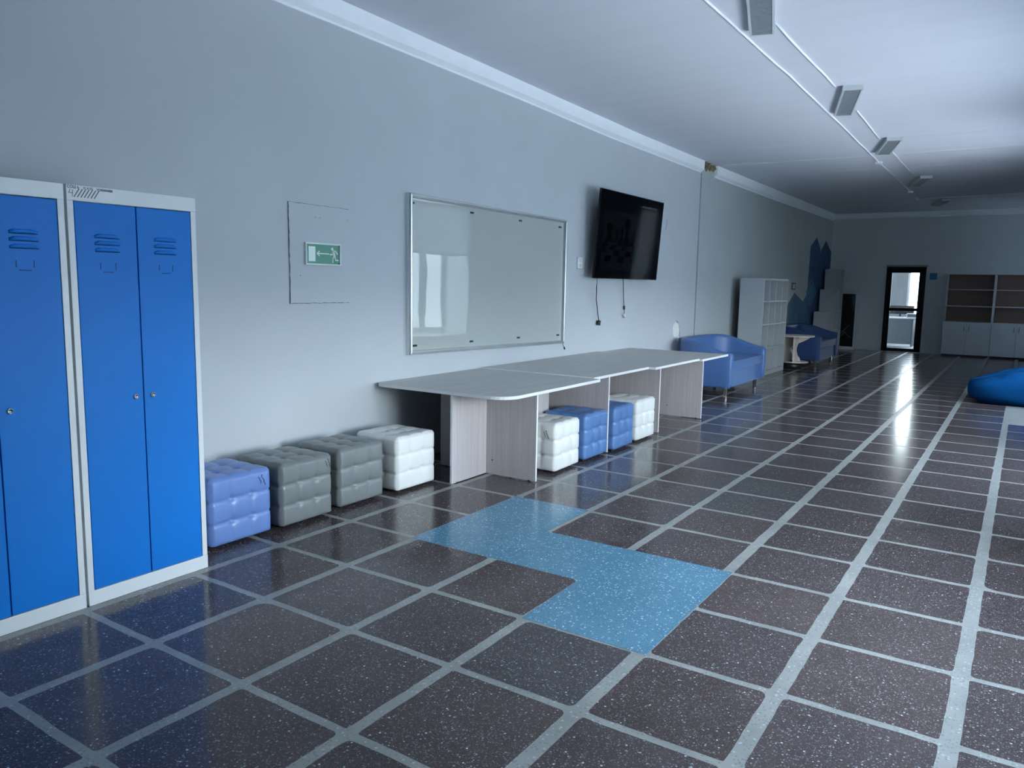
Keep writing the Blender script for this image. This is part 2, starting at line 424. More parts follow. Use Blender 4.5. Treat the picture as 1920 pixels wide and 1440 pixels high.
for i in range(len(XS) - 1):
    for j in range(len(YS) - 1):
        x0, x1, y0, y1 = XS[i] + HX[i], XS[i + 1] - HX[i + 1], YS[j] + HY, YS[j + 1] - HY
        x0 = max(x0, -1.76); x1 = min(x1, XR + 0.0)
        y1 = min(y1, YE)
        if x1 - x0 < 0.05 or y1 - y0 < 0.05: continue
        if x0 > 2.4 and 10.25 < (y0 + y1) / 2 < 12.3: continue
        rad = [random.choice((0.008, 0.012, 0.02, 0.03)) for _ in range(4)]
        if random.random() < 0.08: rad[random.randrange(4)] = 0.055
        cs = [(x0, y0, PI), (x1, y0, 1.5 * PI), (x1, y1, 0), (x0, y1, 0.5 * PI)]
        sg = [(1, 1), (-1, 1), (-1, -1), (1, -1)]
        pts = []
        near = (XS[i] - 2.5) ** 2 + YS[j] ** 2 < 70
        for q in range(4):
            cx, cyy, a0 = cs[q]; r = rad[q]
            ox, oy = cx + sg[q][0] * r, cyy + sg[q][1] * r
            for k in range(5):
                a = a0 + k * PI / 8; pts.append((ox + r * math.cos(a), oy + r * math.sin(a)))
            if near:
                nx, ny, na = cs[(q + 1) % 4]; rr = rad[(q + 1) % 4]
                ex, ey = pts[-1]
                tx = nx + sg[(q + 1) % 4][0] * rr if q % 2 == 0 else nx
                ty = ny if q % 2 == 0 else ny + sg[(q + 1) % 4][1] * rr
                for k in range(1, 12):
                    t = k / 12; pts.append((ex + (tx - ex) * t, ey + (ty - ey) * t))
        P = []
        for (px, py) in pts:
            nn = noise.noise(Vector((px * 9, py * 9, 3.1))) * 0.0035 + noise.noise(Vector((px * 40, py * 40, 1.1))) * 0.002
            mm = noise.noise(Vector((px * 9, py * 9, 8.1))) * 0.0035 + noise.noise(Vector((px * 40, py * 40, 5.1))) * 0.002
            P.append((px + nn, py + mm, 0.0004))
        fl.add(P, [tuple(range(len(P)))], 1)
        g = random.random()
        lum = 0.9 + 0.25 * random.random()
        if g < 0.72: c = (0.066, 0.050, 0.052)
        elif g < 0.93: c = (0.074, 0.052, 0.050)
        else: c = (0.066, 0.062, 0.064)
        tints.append(tuple(v * lum for v in c))
bx = lambda k: XS[k + 2]
by = lambda k: YS[[n_ for n_, v in enumerate(YS) if abs(v - 1.7141) < 1e-6][0] + k]
O = 0.026; Q = 0.018
bl = [(bx(1), by(3) - Q), (bx(1) - 0.0, by(5) + Q), (bx(2) - 0.005, by(5) + Q), (bx(2) + 0.0, by(4) + Q), (bx(4) + O, by(4) + Q), (bx(4) + O, by(2) - Q * 0.3),
      (bx(3) - O * 0.6, by(2) - Q * 0.3), (bx(3) - O, by(3) - Q), ]
bl[0] = (bx(1) - O, by(3) - Q); bl[1] = (bx(1) - O, by(5) + Q)
fl.add([(x, y, 0.0009) for x, y in bl], [tuple(range(len(bl)))], 2)
flo = fl.build('floor', [M['t_grout'], M['t_tile'], M['t_blue']])
flo['kind'] = 'structure'
ca = flo.data.color_attributes.new('tint', 'FLOAT_COLOR', 'CORNER')
ti = 0
# face order survives the clean-up, so tile k takes tint k
for p in flo.data.polygons:
    if p.material_index == 1:
        c = tints[ti]; ti += 1
        for li in p.loop_indices: ca.data[li].color = (*c, 1)
    else:
        for li in p.loop_indices: ca.data[li].color = (0.3, 0.3, 0.3, 1)

# ceiling slab following its slight sag
ce = MB(); ys = [YB - 0.3, -2, 1, 4, 5.2, 6.5, 7.8, 9, 10.2, 11.4, 13, 16, YE + 0.3]
x0, x1 = -2.1, XR + 0.7
for a, b in zip(ys[:-1], ys[1:]):
    za, zb = lerp_tab(a, CEIL), lerp_tab(b, CEIL)
    ce.add([(x0, a, za), (x1, a, za), (x1, b, zb), (x0, b, zb), (x0, a, 3.75), (x1, a, 3.75), (x1, b, 3.75), (x0, b, 3.75)],
           [(0, 1, 2, 3), (4, 5, 6, 7), (0, 1, 5, 4), (1, 2, 6, 5), (2, 3, 7, 6), (3, 0, 4, 7)], 0, False)
ce.build('ceiling', M['ceiling'], kind='structure')

# left wall in two lengths with the expansion joint between
MB().box((XL - 0.35, YB - 0.3, 0), (XL, YJ, 3.6)).build('wall_left', M['wall'], kind='structure')
wl2 = MB().box((XL - 0.35, YJ + 0.014, 0), (XL2, YE + 0.3, 3.6)).build('wall_left_far', M['wall_far'], kind='structure')
wl2.name = 'wall_left.001'
MB().box((XL - 0.3, YJ, 0), (XL - 0.004, YJ + 0.014, 3.5)).build('trim_4', M['joint'], kind='structure')

def cornice(name, y0, y1, xw, n=14):
    c = MB(); prof_prev = None
    for k in range(n + 1):
        y = y0 + (y1 - y0) * k / n
        zt = lerp_tab(y, CEIL) + 0.03; zl = lerp_tab(y, LOW)
        wob = noise.noise(Vector((y * 0.9, 3, 5))) * 0.006
        pr = [(xw - 0.02, zl - 0.03), (xw + 0.012, zl - 0.028), (xw + 0.014, zl - 0.012), (xw + 0.006, zl - 0.010), (xw + 0.022, zl + 0.0), (xw + 0.05 + wob, zl + 0.02), (xw + 0.055 + wob, zt), (xw - 0.02, zt)]
        cur = [(x, y, z) for x, z in pr]
        if prof_prev:
            v = prof_prev + cur; q = len(cur)
            c.add(v, [(i, (i + 1) % q, q + (i + 1) % q, q + i) for i in range(q)])
        else: c.add(cur, [tuple(range(len(cur)))])
        prof_prev = cur
    c.add(prof_prev, [tuple(range(len(prof_prev)))])
    return c.build(name, M['cornice'], kind='structure')
cornice('trim_1', YB, YJ, XL, 40)
cornice('trim_2', YJ + 0.55, YE, XL2 - 0.005, 24)
# broken plaster and foam where the cornice is missing
pm = MB()
for k in range(9):
    y = YJ + 0.03 + k * 0.055; z = 3.30 + random.uniform(-0.03, 0.03); r = random.uniform(0.028, 0.05)
    vs = []; fs = []
    for a in range(6):
        for b in range(8):
            th = PI * (a + 0.5) / 6; ph = 2 * PI * b / 8; q = r * random.uniform(0.7, 1.25)
            vs.append((XL2 + 0.0 + q * math.sin(th) * math.cos(ph), y + q * math.sin(th) * math.sin(ph), z + q * math.cos(th)))
    for a in range(5):
        for b in range(8): fs.append((a * 8 + b, a * 8 + (b + 1) % 8, (a + 1) * 8 + (b + 1) % 8, (a + 1) * 8 + b))
    pm.add(vs, fs, 0, True)
pm.build('filler_foam', M['foam'], parent=wl2, label='crumbling brown filler in the gap of the cornice')
pl = MB()
for (cx, cyy, rx, ry) in ((-1.45, 11.95, 0.16, 0.07), (-1.2, 11.9, 0.10, 0.03), (-1.02, 12.02, 0.14, 0.02)):
    pts = [(cx + rx * math.cos(t * PI / 7) * random.uniform(0.6, 1.2), cyy + ry * math.sin(t * PI / 7) * random.uniform(0.6, 1.2), lerp_tab(cyy, CEIL) - 0.004) for t in range(14)]
    pl.prism(pts, (0, 0, 0.01))
pl.build('flaking_plaster', M['plaster'], parent=bpy.data.objects['ceiling'], label='flaking plaster around the ceiling joint')

for (y, hh, ww) in ((10.75, 0.004, 0.03), (12.05, 0.007, 0.035), (13.4, 0.004, 0.03)):
    z = lerp_tab(y, CEIL); sb = MB(); prev_ = None
    for k in range(25):
        x = -1.66 + (XR + 1.66) * k / 24; yy = y + noise.noise(Vector((x * 1.3, y, 0))) * 0.03
        q = [(x, yy - ww, z + 0.002), (x, yy, z - hh), (x, yy + ww, z + 0.002)]
        if prev_: sb.add(prev_ + q, [(0, 1, 4, 3), (1, 2, 5, 4)])
        prev_ = q
    sb.build('plaster_seam', M['ceiling'], parent=bpy.data.objects['ceiling'])

# end wall with the door opening
DX0, DX1, DZ1 = -0.416, 0.44, 2.095
we = MB()
we.box((XL2 - 0.1, YE, 0), (DX0, YE + 0.25, 3.6)).box((DX1, YE, 0), (XR + 0.5, YE + 0.25, 3.6)).box((DX0, YE, DZ1), (DX1, YE + 0.25, 3.6))
we.build('wall_end', M['wall_end'], kind='structure')
c = MB()
zl = 3.225
pr = [(YE + 0.01, zl - 0.01), (YE - 0.02, zl), (YE - 0.045, zl + 0.02), (YE - 0.05, 3.38), (YE + 0.01, 3.38)]
c.prism([(XL2, y, z) for y, z in pr], (XR - XL2, 0, 0))
c.build('trim_3', M['cornice'], kind='structure')

# right wall: thick masonry with deep window reveals
wr = MB()
prev = YB - 0.3
for (a, b) in WIN:
    wr.box((WX, prev, 0), (WXO, a, 3.6)); prev = b
    wr.box((WX, a, 0), (WXO, b, WZ0)).box((WX, a, WZ1), (WXO, b, 3.6))
wr.box((WX, prev, 0), (WXO, YE + 0.2, 3.6))
wr.build('wall_right', M['office_wall'], kind='structure')
MB().box((XL - 0.3, YB - 0.3, 0), (WXO, YB, 3.6)).build('wall_back', M['wall'], kind='structure')
for wi, (a, b) in enumerate(WIN):
    X = WXO - 0.06
    f = MB(); t = 0.07
    mid = a + (b - a) * 0.64
    f.box((X, a, WZ0), (X + 0.06, a + t, WZ1)).box((X, b - t, WZ0), (X + 0.06, b, WZ1)).box((X, a + t, WZ0), (X + 0.06, b - t, WZ0 + t)).box((X, a + t, WZ1 - t), (X + 0.06, b - t, WZ1))
    f.box((X, mid - 0.06, WZ0 + t), (X + 0.06, mid + 0.06, WZ1 - t))
    for (p, q) in ((a + t, mid - 0.06), (mid + 0.06, b - t)):
        f.box((X - 0.012, p, WZ0 + t), (X + 0.03, p + 0.05, WZ1 - t)).box((X - 0.012, q - 0.05, WZ0 + t), (X + 0.03, q, WZ1 - t))
        f.box((X - 0.012, p + 0.05, WZ0 + t), (X + 0.03, q - 0.05, WZ0 + t + 0.05)).box((X - 0.012, p + 0.05, WZ1 - t - 0.05), (X + 0.03, q - 0.05, WZ1 - t))
    o = f.build('window_%d' % (wi + 1 if wi < 3 else 5), M['upvc'], kind='structure')
    g = MB().add([(X + 0.028, a + 0.05, WZ0 + 0.05), (X + 0.028, b - 0.05, WZ0 + 0.05), (X + 0.028, b - 0.05, WZ1 - 0.05), (X + 0.028, a + 0.05, WZ1 - 0.05)], [(0, 1, 2, 3)]).build('window_pane', M['glass'], parent=o)
    s = MB().box((WX - 0.05, a - 0.06, WZ0 - 0.035), (WXO - 0.05, b + 0.06, WZ0 + 0.004)).build('window_sill', M['upvc'], parent=o)
    zb = (1.75, 1.95, 2.03, 0.58)[wi]
    r = MB().add([(WX - 0.020, a - 0.05, zb), (WX - 0.020, b + 0.05, zb), (WX - 0.020, b + 0.05, 2.86), (WX - 0.020, a - 0.05, 2.86)], [(0, 1, 2, 3)]).build('roller_blind', M['blind'])
    tag(r, ('white roller blind on the first window of the right wall, facing the lockers', 'white roller blind on the middle window of the right wall', 'white roller blind mirrored in the glass board', 'white roller blind drawn right down, on the unseen far window added for light')[wi], 'blind', 'roller blinds over the windows')
    MB().tube([(WX - 0.03, a - 0.06, 2.89), (WX - 0.03, b + 0.06, 2.89)], 0.028, 12).build('roller_tube', M['upvc'], parent=r)
    MB().box((WX - 0.026, a - 0.05, zb - 0.025), (WX - 0.014, b + 0.05, zb)).build('bottom_bar', M['upvc'], parent=r)

# the wing of the building opposite the third window, seen only mirrored in the glass board, lengthened to hold back daylight
M['blocks'] = bpy.data.materials.new('pale_block_facade'); M['blocks'].use_nodes = True
_n = M['blocks'].node_tree; _b = _n.nodes.new('ShaderNodeTexBrick'); _tc = _n.nodes.new('ShaderNodeTexCoord'); _mp = _n.nodes.new('ShaderNodeMapping')
_mp.inputs['Rotation'].default_value = (0, PI / 2, PI / 2)
_b.inputs['Scale'].default_value = 1.0; _b.inputs['Brick Width'].default_value = 1.2; _b.inputs['Row Height'].default_value = 0.6; _b.inputs['Mortar Size'].default_value = 0.03
_b.inputs[1].default_value = (0.42, 0.45, 0.45, 1); _b.inputs[2].default_value = (0.37, 0.40, 0.40, 1); _b.inputs[3].default_value = (0.42, 0.46, 0.47, 1)
_n.links.new(_tc.outputs['Object'], _mp.inputs[0]); _n.links.new(_mp.outputs[0], _b.inputs[0]); _n.links.new(_b.outputs[0], _n.nodes['Principled BSDF'].inputs['Base Color'])
wg = MB().box((10, 6.5, -1), (14, 36, 9)).build('wall_outside', M['blocks'], kind='structure', origin=(10, 20, 0))
for k in range(3):
    MB().box((-0.03, -6 + k * 6, 3.9), (0.02, -4.2 + k * 6, 5.6)).build('window', M['office_dark'], wg, origin=(0, 0, 0))

# the room behind the glass door
ox0, ox1, oy1 = -2.6, 2.4, 25.3
MB().box((ox0, YE + 0.05, -0.1), (ox1, oy1, 0.0)).build('floor_office', M['office_paint'], kind='structure')
MB().box((ox0 - 0.1, YE + 0.25, 3.0), (ox1 + 0.1, oy1 + 0.2, 3.1)).build('ceiling_office', M['ceiling'], kind='structure')
MB().box((ox0 - 0.1, YE + 0.25, 0), (ox0, oy1, 3.0)).build('wall_office_left', M['office_paint'], kind='structure')
MB().box((ox1, YE + 0.25, 0), (ox1 + 0.1, oy1, 3.0)).build('wall_office_right', M['office_paint'], kind='structure')
wo = MB().box((ox0, oy1, 0), (-0.45, oy1 + 0.2, 3.0)).box((1.55, oy1, 0), (ox1, oy1 + 0.2, 3.0)).box((-0.45, oy1, 0), (1.55, oy1 + 0.2, 0.78)).box((-0.45, oy1, 2.7), (1.55, oy1 + 0.2, 3.0))
wo.build('wall_office_end', M['office_paint'], kind='structure')
f = MB()
for (p, q) in (((-0.45, 0.78), (-0.39, 2.7)), ((1.49, 0.78), (1.55, 2.7)), ((-0.39, 0.78), (1.49, 0.84)), ((-0.39, 2.64), (1.49, 2.7)), ((0.52, 0.84), (0.58, 2.64)), ((-0.39, 1.12), (0.52, 1.15))):
    f.box((p[0], oy1 + 0.06, p[1]), (q[0], oy1 + 0.12, q[1]))
wf = f.build('window_4', M['upvc'], kind='structure')
MB().add([(-0.4, oy1 + 0.09, 0.8), (1.5, oy1 + 0.09, 0.8), (1.5, oy1 + 0.09, 2.68), (-0.4, oy1 + 0.09, 2.68)], [(0, 1, 2, 3)]).build('window_pane', M['glass'], parent=wf)

# ------------------------------------------------------------------ door in the end wall
d = MB()
yd0, yd1 = YE + 0.03, YE + 0.085
def ring(mb, x0, x1, z0, z1, w_, y0, y1, mi=0):
    mb.box((x0, y0, z0), (x0 + w_, y1, z1), mi).box((x1 - w_, y0, z0), (x1, y1, z1), mi).box((x0 + w_, y0, z0), (x1 - w_, y1, z0 + w_), mi).box((x0 + w_, y0, z1 - w_), (x1 - w_, y1, z1), mi)
d.box((DX0, YE - 0.02, 0), (DX0 + 0.045, YE + 0.12, 2.05)).box((DX1 - 0.045, YE - 0.02, 0), (DX1, YE + 0.12, 2.05)).box((DX0, YE - 0.02, 2.0), (DX1, YE + 0.12, 2.05))
do = d.build('door_1', M['door_black'], kind='structure')
lf = MB()
X0, X1 = DX0 + 0.045, DX1 - 0.045
lf.box((X0, yd0, 0.015), (X0 + 0.075, yd1, 2.0)).box((X1 - 0.10, yd0, 0.015), (X1, yd1, 2.0)).box((X0, yd0, 0.015), (X1, yd1, 0.085)).box((X0, yd0, 1.91), (X1, yd1, 2.0)).box((X0, yd0, 0.995), (X1, yd1, 1.065))
lf.build('door_leaf', M['door_black'], parent=do)
MB().add([(X0 + 0.06, yd0 + 0.028, 0.07), (X1 - 0.09, yd0 + 0.028, 0.07), (X1 - 0.09, yd0 + 0.028, 1.92), (X0 + 0.06, yd0 + 0.028, 1.92)], [(0, 1, 2, 3)]).build('door_glass', M['glass'], parent=do)
hd = MB(); hd.tube([(X1 - 0.05, yd0, 0.98), (X1 - 0.05, yd0 - 0.05, 0.98), (X1 - 0.16, yd0 - 0.055, 0.98)], 0.01, 8)
hd.build('door_handle', M['steel'], parent=do)
MB().box((DX0 - 0.01, YE - 0.03, 2.05), (DX1 + 0.02, YE + 0.12, 2.095)).build('door_head_trim', M['shelf_back'], parent=do)
MB().box((DX0, YE - 0.04, 0), (DX1, YE + 0.25, 0.015)).build('door_threshold', M['steel'], parent=do)

# office furniture seen through the door
dk = thing('office_desk', (-0.35, 23.3, 0), 'dark office desk with closed front panel seen through the glass door', 'desk')
MB().box((-0.45, -0.30, 0.74), (0.50, 0.35, 0.77)).build('desk_top', M['white_lam'], dk)
MB().box((-0.40, -0.27, 0.06), (0.35, -0.25, 0.74)).build('front_panel', M['office_dark'], dk)
for x in (-0.42, 0.34): MB().box((x, -0.27, 0.0), (x + 0.03, 0.33, 0.74)).build('side_panel', M['office_dark'], dk)
pc = thing('computer_case', (-0.02, 23.2, 0.77), 'grey boxy device standing on the desk behind the door', 'computer')
MB().box((-0.14, -0.12, 0), (0.14, 0.12, 0.11)).build('case', M['grey_lam'], pc, bevel=0.008)
MB().box((-0.12, -0.125, 0.02), (0.12, -0.12, 0.09)).build('front_plate', M['office_dark'], pc)
mo = thing('monitor', (-0.42, 23.75, 0.77), 'black wide monitor behind the desk, half hidden by the door rail', 'monitor')
MB().box((-0.28, -0.02, 0.07), (0.36, 0.01, 0.30)).build('screen', M['black'], mo, bevel=0.005)
MB().box((0.0, -0.01, 0.0), (0.05, 0.02, 0.07)).box((-0.08, -0.06, 0), (0.13, 0.07, 0.01)).build('stand', M['black'], mo)
oc = thing('office_chair', (-1.10, 23.2, 0), 'dark office chair at the left end of the desk behind the door', 'chair')
MB().box((-0.2, -0.2, 0.42), (0.2, 0.2, 0.50)).build('seat', M['black'], oc, bevel=0.02)
MB().lathe([(0.03, 0.06), (0.03, 0.42)], (0, 0, 0), 10).build('column', M['black'], oc)
for k in range(5):
    a = k * 2 * PI / 5
    MB().tube([(0, 0, 0.09), (0.26 * math.cos(a), 0.26 * math.sin(a), 0.05), (0.26 * math.cos(a), 0.26 * math.sin(a), 0.0)], 0.018, 6).build('leg', M['black'], oc)
MB().box((-0.2, 0.2, 0.55), (0.2, 0.24, 0.9)).box((-0.03, 0.18, 0.44), (0.03, 0.23, 0.6)).build('backrest', M['black'], oc, bevel=0.01)

# ------------------------------------------------------------------ lockers
def locker(y0, label):
    W, D, H = 0.618, 0.50, 1.888
    t = thing('metal_locker', (-0.955, y0, 0), label, 'locker', 'blue metal lockers by the left wall')
    b = MB()
    b.box((-D, 0, 0.0), (-0.02, 0.012, H)).box((-D, W - 0.012, 0), (-0.02, W, H)).box((-D, 0, 0), (-D + 0.01, W, H)).box((-D, 0, H - 0.01), (-0.02, W, H)).box((-D, 0, 0.05), (-0.02, W, 0.06))
    b.box((-0.02, 0, 0.0), (0, W, 0.068)).box((-0.02, 0, H - 0.066), (0, W, H))
    b.box((-0.02, 0, 0.068), (-0.002, 0.028, H - 0.066)).box((-0.02, W - 0.028, 0.068), (-0.002, W, H - 0.066))
    b.build('body', M['locker_body'], t, bevel=0.0015)
    MB().box((-0.028, 0.028, 0.068), (-0.022, W - 0.028, H - 0.066)).build('door_gap', M['gap'], t, label='dark gap around the doors')
    ys_ = [(0.031, W / 2 - 0.0025), (W / 2 + 0.0025, W - 0.031)]
    for k, (a, bb) in enumerate(ys_):
        dr = MB().box((-0.021, a, 0.0705), (-0.003, bb, H - 0.0695)).build('door', M['locker_blue'], t, bevel=0.002)
        cy_ = (a + bb) / 2
        for q in range(3):
            zc = 1.676 - q * 0.030
            v = MB(); hw, h2 = 0.057, 0.038
            # louvre: a hood that bulges out, open at its lower edge
            sec = []
            ny = 12
            for s_ in range(ny + 1):
                yy = -hw + 2 * hw * s_ / ny
                k_ = max(0.0, min(1.0, (hw - abs(yy)) / 0.02))
                k_ = k_ * k_ * (3 - 2 * k_)
                top = 0.003 + 0.008 * k_; outx = 0.0015 + 0.009 * k_
                sec.append([(-0.003, cy_ + yy, zc + top), (-0.003 + outx, cy_ + yy, zc + top - 0.002), (-0.003 + outx * 0.35, cy_ + yy, zc - 0.006), (-0.003, cy_ + yy, zc - 0.009)])
            for s0, s1 in zip(sec[:-1], sec[1:]):
                v.add(s0 + s1, [(0, 1, 5, 4), (1, 2, 6, 5)], 0, True)
                v.add(s0 + s1, [(2, 3, 7, 6)], 1)
            v.add(sec[0], [(0, 1, 2, 3)], 0); v.add(sec[-1], [(0, 1, 2, 3)], 0)
            v.build('vent_louvre', [M['locker_blue'], M['gap']], dr)
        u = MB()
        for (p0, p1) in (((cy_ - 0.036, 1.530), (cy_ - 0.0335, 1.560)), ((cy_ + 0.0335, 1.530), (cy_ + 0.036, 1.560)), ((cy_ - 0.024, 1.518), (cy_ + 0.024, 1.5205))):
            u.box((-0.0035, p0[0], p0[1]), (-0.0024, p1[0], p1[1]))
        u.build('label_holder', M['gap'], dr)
        ly = bb - 0.038 if k == 0 else a + 0.042
        lk = MB()
        prof = [(0.013, 0.0), (0.013, 0.004), (0.010, 0.008), (0.0085, 0.008), (0.0085, 0.005), (0.001, 0.005)]
        vs = []; fs = []
        for (r, h) in prof:
            for s_ in range(20):
                an = 2 * PI * s_ / 20; vs.append((-0.003 + h, ly + r * math.cos(an), 0.942 + r * math.sin(an)))
        for s0 in range(len(prof) - 1):
            for s_ in range(20): fs.append((s0 * 20 + s_, s0 * 20 + (s_ + 1) % 20, (s0 + 1) * 20 + (s_ + 1) % 20, (s0 + 1) * 20 + s_))
        lk.add(vs, fs, 0, True)
        lk.box((-0.002, ly - 0.001, 0.936), (0.0025, ly + 0.001, 0.948), 1)
        lk.build('lock', [M['steel'], M['black']], dr)
    return t
lo1 = locker(1.124, 'blue two-door steel locker in a white frame, cut off by the left edge')
lo2 = locker(1.753, 'blue two-door steel locker with marker tally strokes on its top rail')
def wr_text(txt, size, y, z, m_, xs=1.0, rot=0.0):
    return text_part('marker_writing', txt, size, (0.0006, y - 1.753, z), (PI / 2 + 0, 0, PI / 2), m_, lo2, xs)
wr_text('СОШ 6', 0.0165, 1.757, 1.8735, M['marker_grey'], 0.95)
wr_text('IT-КУБ', 0.0145, 1.826, 1.8725, M['marker_grey'], 0.95)
wr_text('VO000004888', 0.0145, 1.884, 1.8725, M['marker'], 0.83)
tl = MB()
four = [[(1.770, 1.869), (1.763, 1.8535), (1.779, 1.8535)], [(1.780, 1.867), (1.778, 1.838)]]
for st in four: ribbon(tl, [(0.0006, a - 1.753, b) for a, b in st], 0.0022, (1, 0, 0))
for k in range(7):
    a = 1.785 + k * 0.0145
    ribbon(tl, [(0.0006, a - 1.753, 1.838), (0.0006, a + 0.022 - 1.753, 1.872)], 0.0034, (1, 0, 0))
tl.build('tally_strokes', M['marker'], lo2)

# ------------------------------------------------------------------ poufs
PW, PH = 0.425, 0.398
def pouf_point(fi, s, t):
    # s,t in [-1,1]; faces: 0 +x,1 -x,2 +y,3 -y,4 +z
    hx, hz = PW / 2 - 0.010, PH / 2 - 0.008
    if fi == 0: p, n = Vector((1, s, t)), Vector((1, 0, 0))
    elif fi == 1: p, n = Vector((-1, -s, t)), Vector((-1, 0, 0))
    elif fi == 2: p, n = Vector((-s, 1, t)), Vector((0, 1, 0))
    elif fi == 3: p, n = Vector((s, -1, t)), Vector((0, -1, 0))
    elif fi == 4: p, n = Vector((s, t, 1)), Vector((0, 0, 1))
    else: p, n = Vector((s, -t, -1)), Vector((0, 0, -1))
    q = Vector((p.x * hx, p.y * hx, p.z * hz))
    r = 0.016
    inn = Vector((max(-hx + r, min(hx - r, q.x)), max(-hx + r, min(hx - r, q.y)), max(-hz + r, min(hz - r, q.z))))
    dv = q - inn
    if dv.length > 1e-9:
        nn = dv.normalized(); q = inn + nn * r
    else: nn = n
    if fi == 5: return q + Vector((0, 0, PH / 2)), nn
    u, v = (s + 1) * 1.5, (t + 1) * 1.5
    def dist(a): return min(abs(a - 1), abs(a - 2))
    du, dv_ = dist(u), dist(v)
    edge = min(1.0, (1 - abs(s)) / 0.07) * 1.0
    edget = min(1.0, (1 - abs(t)) / 0.07)
    E = max(0.0, min(edge, edget))
    def pil(a):
        f = a - math.floor(min(a, 2.9999)); return max(0.0, math.sin(PI * min(1, max(0, f)))) ** 0.8
    bulge = 0.0065 * pil(u) * pil(v) + 0.005
    seam_v = 0.0018 * math.exp(-(du / 0.035) ** 2)
    seam_h = (0.0065 if fi != 4 else 0.0035) * math.exp(-(dv_ / 0.035) ** 2)
    but = 0.020 * math.exp(-((du ** 2 + dv_ ** 2) ** 0.5 / 0.13) ** 1.3)
    # little gathered pleats around each button
    ang = math.atan2((v - round(v)), (u - round(u)))
    pleat = 0.0015 * math.cos(6 * ang + fi) * math.exp(-((du ** 2 + dv_ ** 2) / 0.06))
    # horizontal seams run right round the corners
    hs = seam_h if fi != 4 else seam_h * E
    off = bulge * E - seam_v * E - hs - but * E + pleat * E
    return q + nn * off + Vector((0, 0, PH / 2)), nn
def pouf_mesh(name, N=33):
    b = MB()
    for fi in range(6):
        vs = []; fs = []
        n_ = N if fi < 5 else 6
        for i in range(n_ + 1):
            for j in range(n_ + 1):
                s, t = -1 + 2 * i / n_, -1 + 2 * j / n_
                if fi < 5:   # denser at the rounded edge
                    pass
                p, _ = pouf_point(fi, s, t); vs.append(p + Vector((0, 0, 0.009)))
        for i in range(n_):
            for j in range(n_): fs.append((i * (n_ + 1) + j, (i + 1) * (n_ + 1) + j, (i + 1) * (n_ + 1) + j + 1, i * (n_ + 1) + j + 1))
        b.add(vs, fs, 0, True)
    return b
cover_mb = pouf_mesh('cover')
covers = {}
def pouf(x_front, y0, colour, label, group, rz=0.0, note=None):
    t = thing('tufted_pouf', (x_front - PW / 2, y0 + PW / 2, 0), label, 'pouf', group, rz)
    if colour not in covers:
        o = cover_mb.build('cover', M[colour], t)
        import bmesh
        bb = bmesh.new(); bb.from_mesh(o.data); bmesh.ops.remove_doubles(bb, verts=bb.verts, dist=0.0009); bmesh.ops.recalc_face_normals(bb, faces=bb.faces); bb.to_mesh(o.data); bb.free()
        covers[colour] = o.data
    else:
        o = bpy.data.objects.new('cover', covers[colour]); C.objects.link(o); o.parent = t
    for sx in (-1, 1):
        for s2_ in (-1, 1):
            MB().lathe([(0.016, 0.0), (0.018, 0.014)], (sx * 0.15, s2_ * 0.15, 0), 10).build('foot', M['black'], t)
    if note:
        fi, s0, t0 = note
        mb = MB()
        # three short lines of illegible handwriting, running downwards
        rnd = random.Random(int(y0 * 100))
        for li in range(2):
            s = s0 - li * 0.10; tt = t0 - li * 0.05
            for k in range(9 if li == 0 else 6):
                a = (s + rnd.uniform(-0.012, 0.012), tt); b_ = (s + rnd.uniform(-0.03, 0.03) + 0.014, tt - 0.038)
                P = []
                for (ss, t2) in (a, ((a[0] + b_[0]) / 2 + rnd.uniform(-0.02, 0.02), (a[1] + b_[1]) / 2), b_):
                    p, nn = pouf_point(fi, ss, t2); P.append(p + nn * 0.0012 + Vector((0, 0, 0.009)))
                ribbon(mb, P, 0.0036, nn)
                s += 0.014; tt -= 0.038
        mb.build('marker_note', M['marker'], t)
    return t
GA = 'tufted cube poufs between lockers and table'
GB = 'tufted cube poufs under the table'
pouf(-1.125, 2.51, 'pouf_violet', 'periwinkle blue tufted cube pouf half hidden behind the lockers', GA, note=(0, 0.66, 0.86))
pouf(-1.110, 2.98, 'pouf_grey', 'grey tufted cube pouf beside the periwinkle one, black note on its corner', GA, rz=0.01, note=(0, 0.80, 0.90))
pouf(-1.135, 3.482, 'pouf_grey', 'grey tufted cube pouf standing next to the white pouf', GA, rz=-0.01)
pouf(-1.100, 4.005, 'pouf_white', 'white tufted cube pouf against the wall, left of the first table leg', GA, rz=-0.015)
pouf(-0.505, 5.175, 'pouf_white', 'white tufted cube pouf under the table with a black marker note', GB, rz=0.03, note=(3, 0.58, 0.72))
pouf(-0.510, 5.70, 'pouf_blue', 'wide-showing blue tufted cube pouf beside the white one with the note', GB)
pouf(-0.49, 6.205, 'pouf_blue', 'blue tufted cube pouf just past the second table leg, marker note on its side', GB, rz=0.02, note=(3, 0.52, 0.72))
pouf(-0.505, 6.735, 'pouf_white', 'white tufted cube pouf furthest under the table, before the third leg', GB)

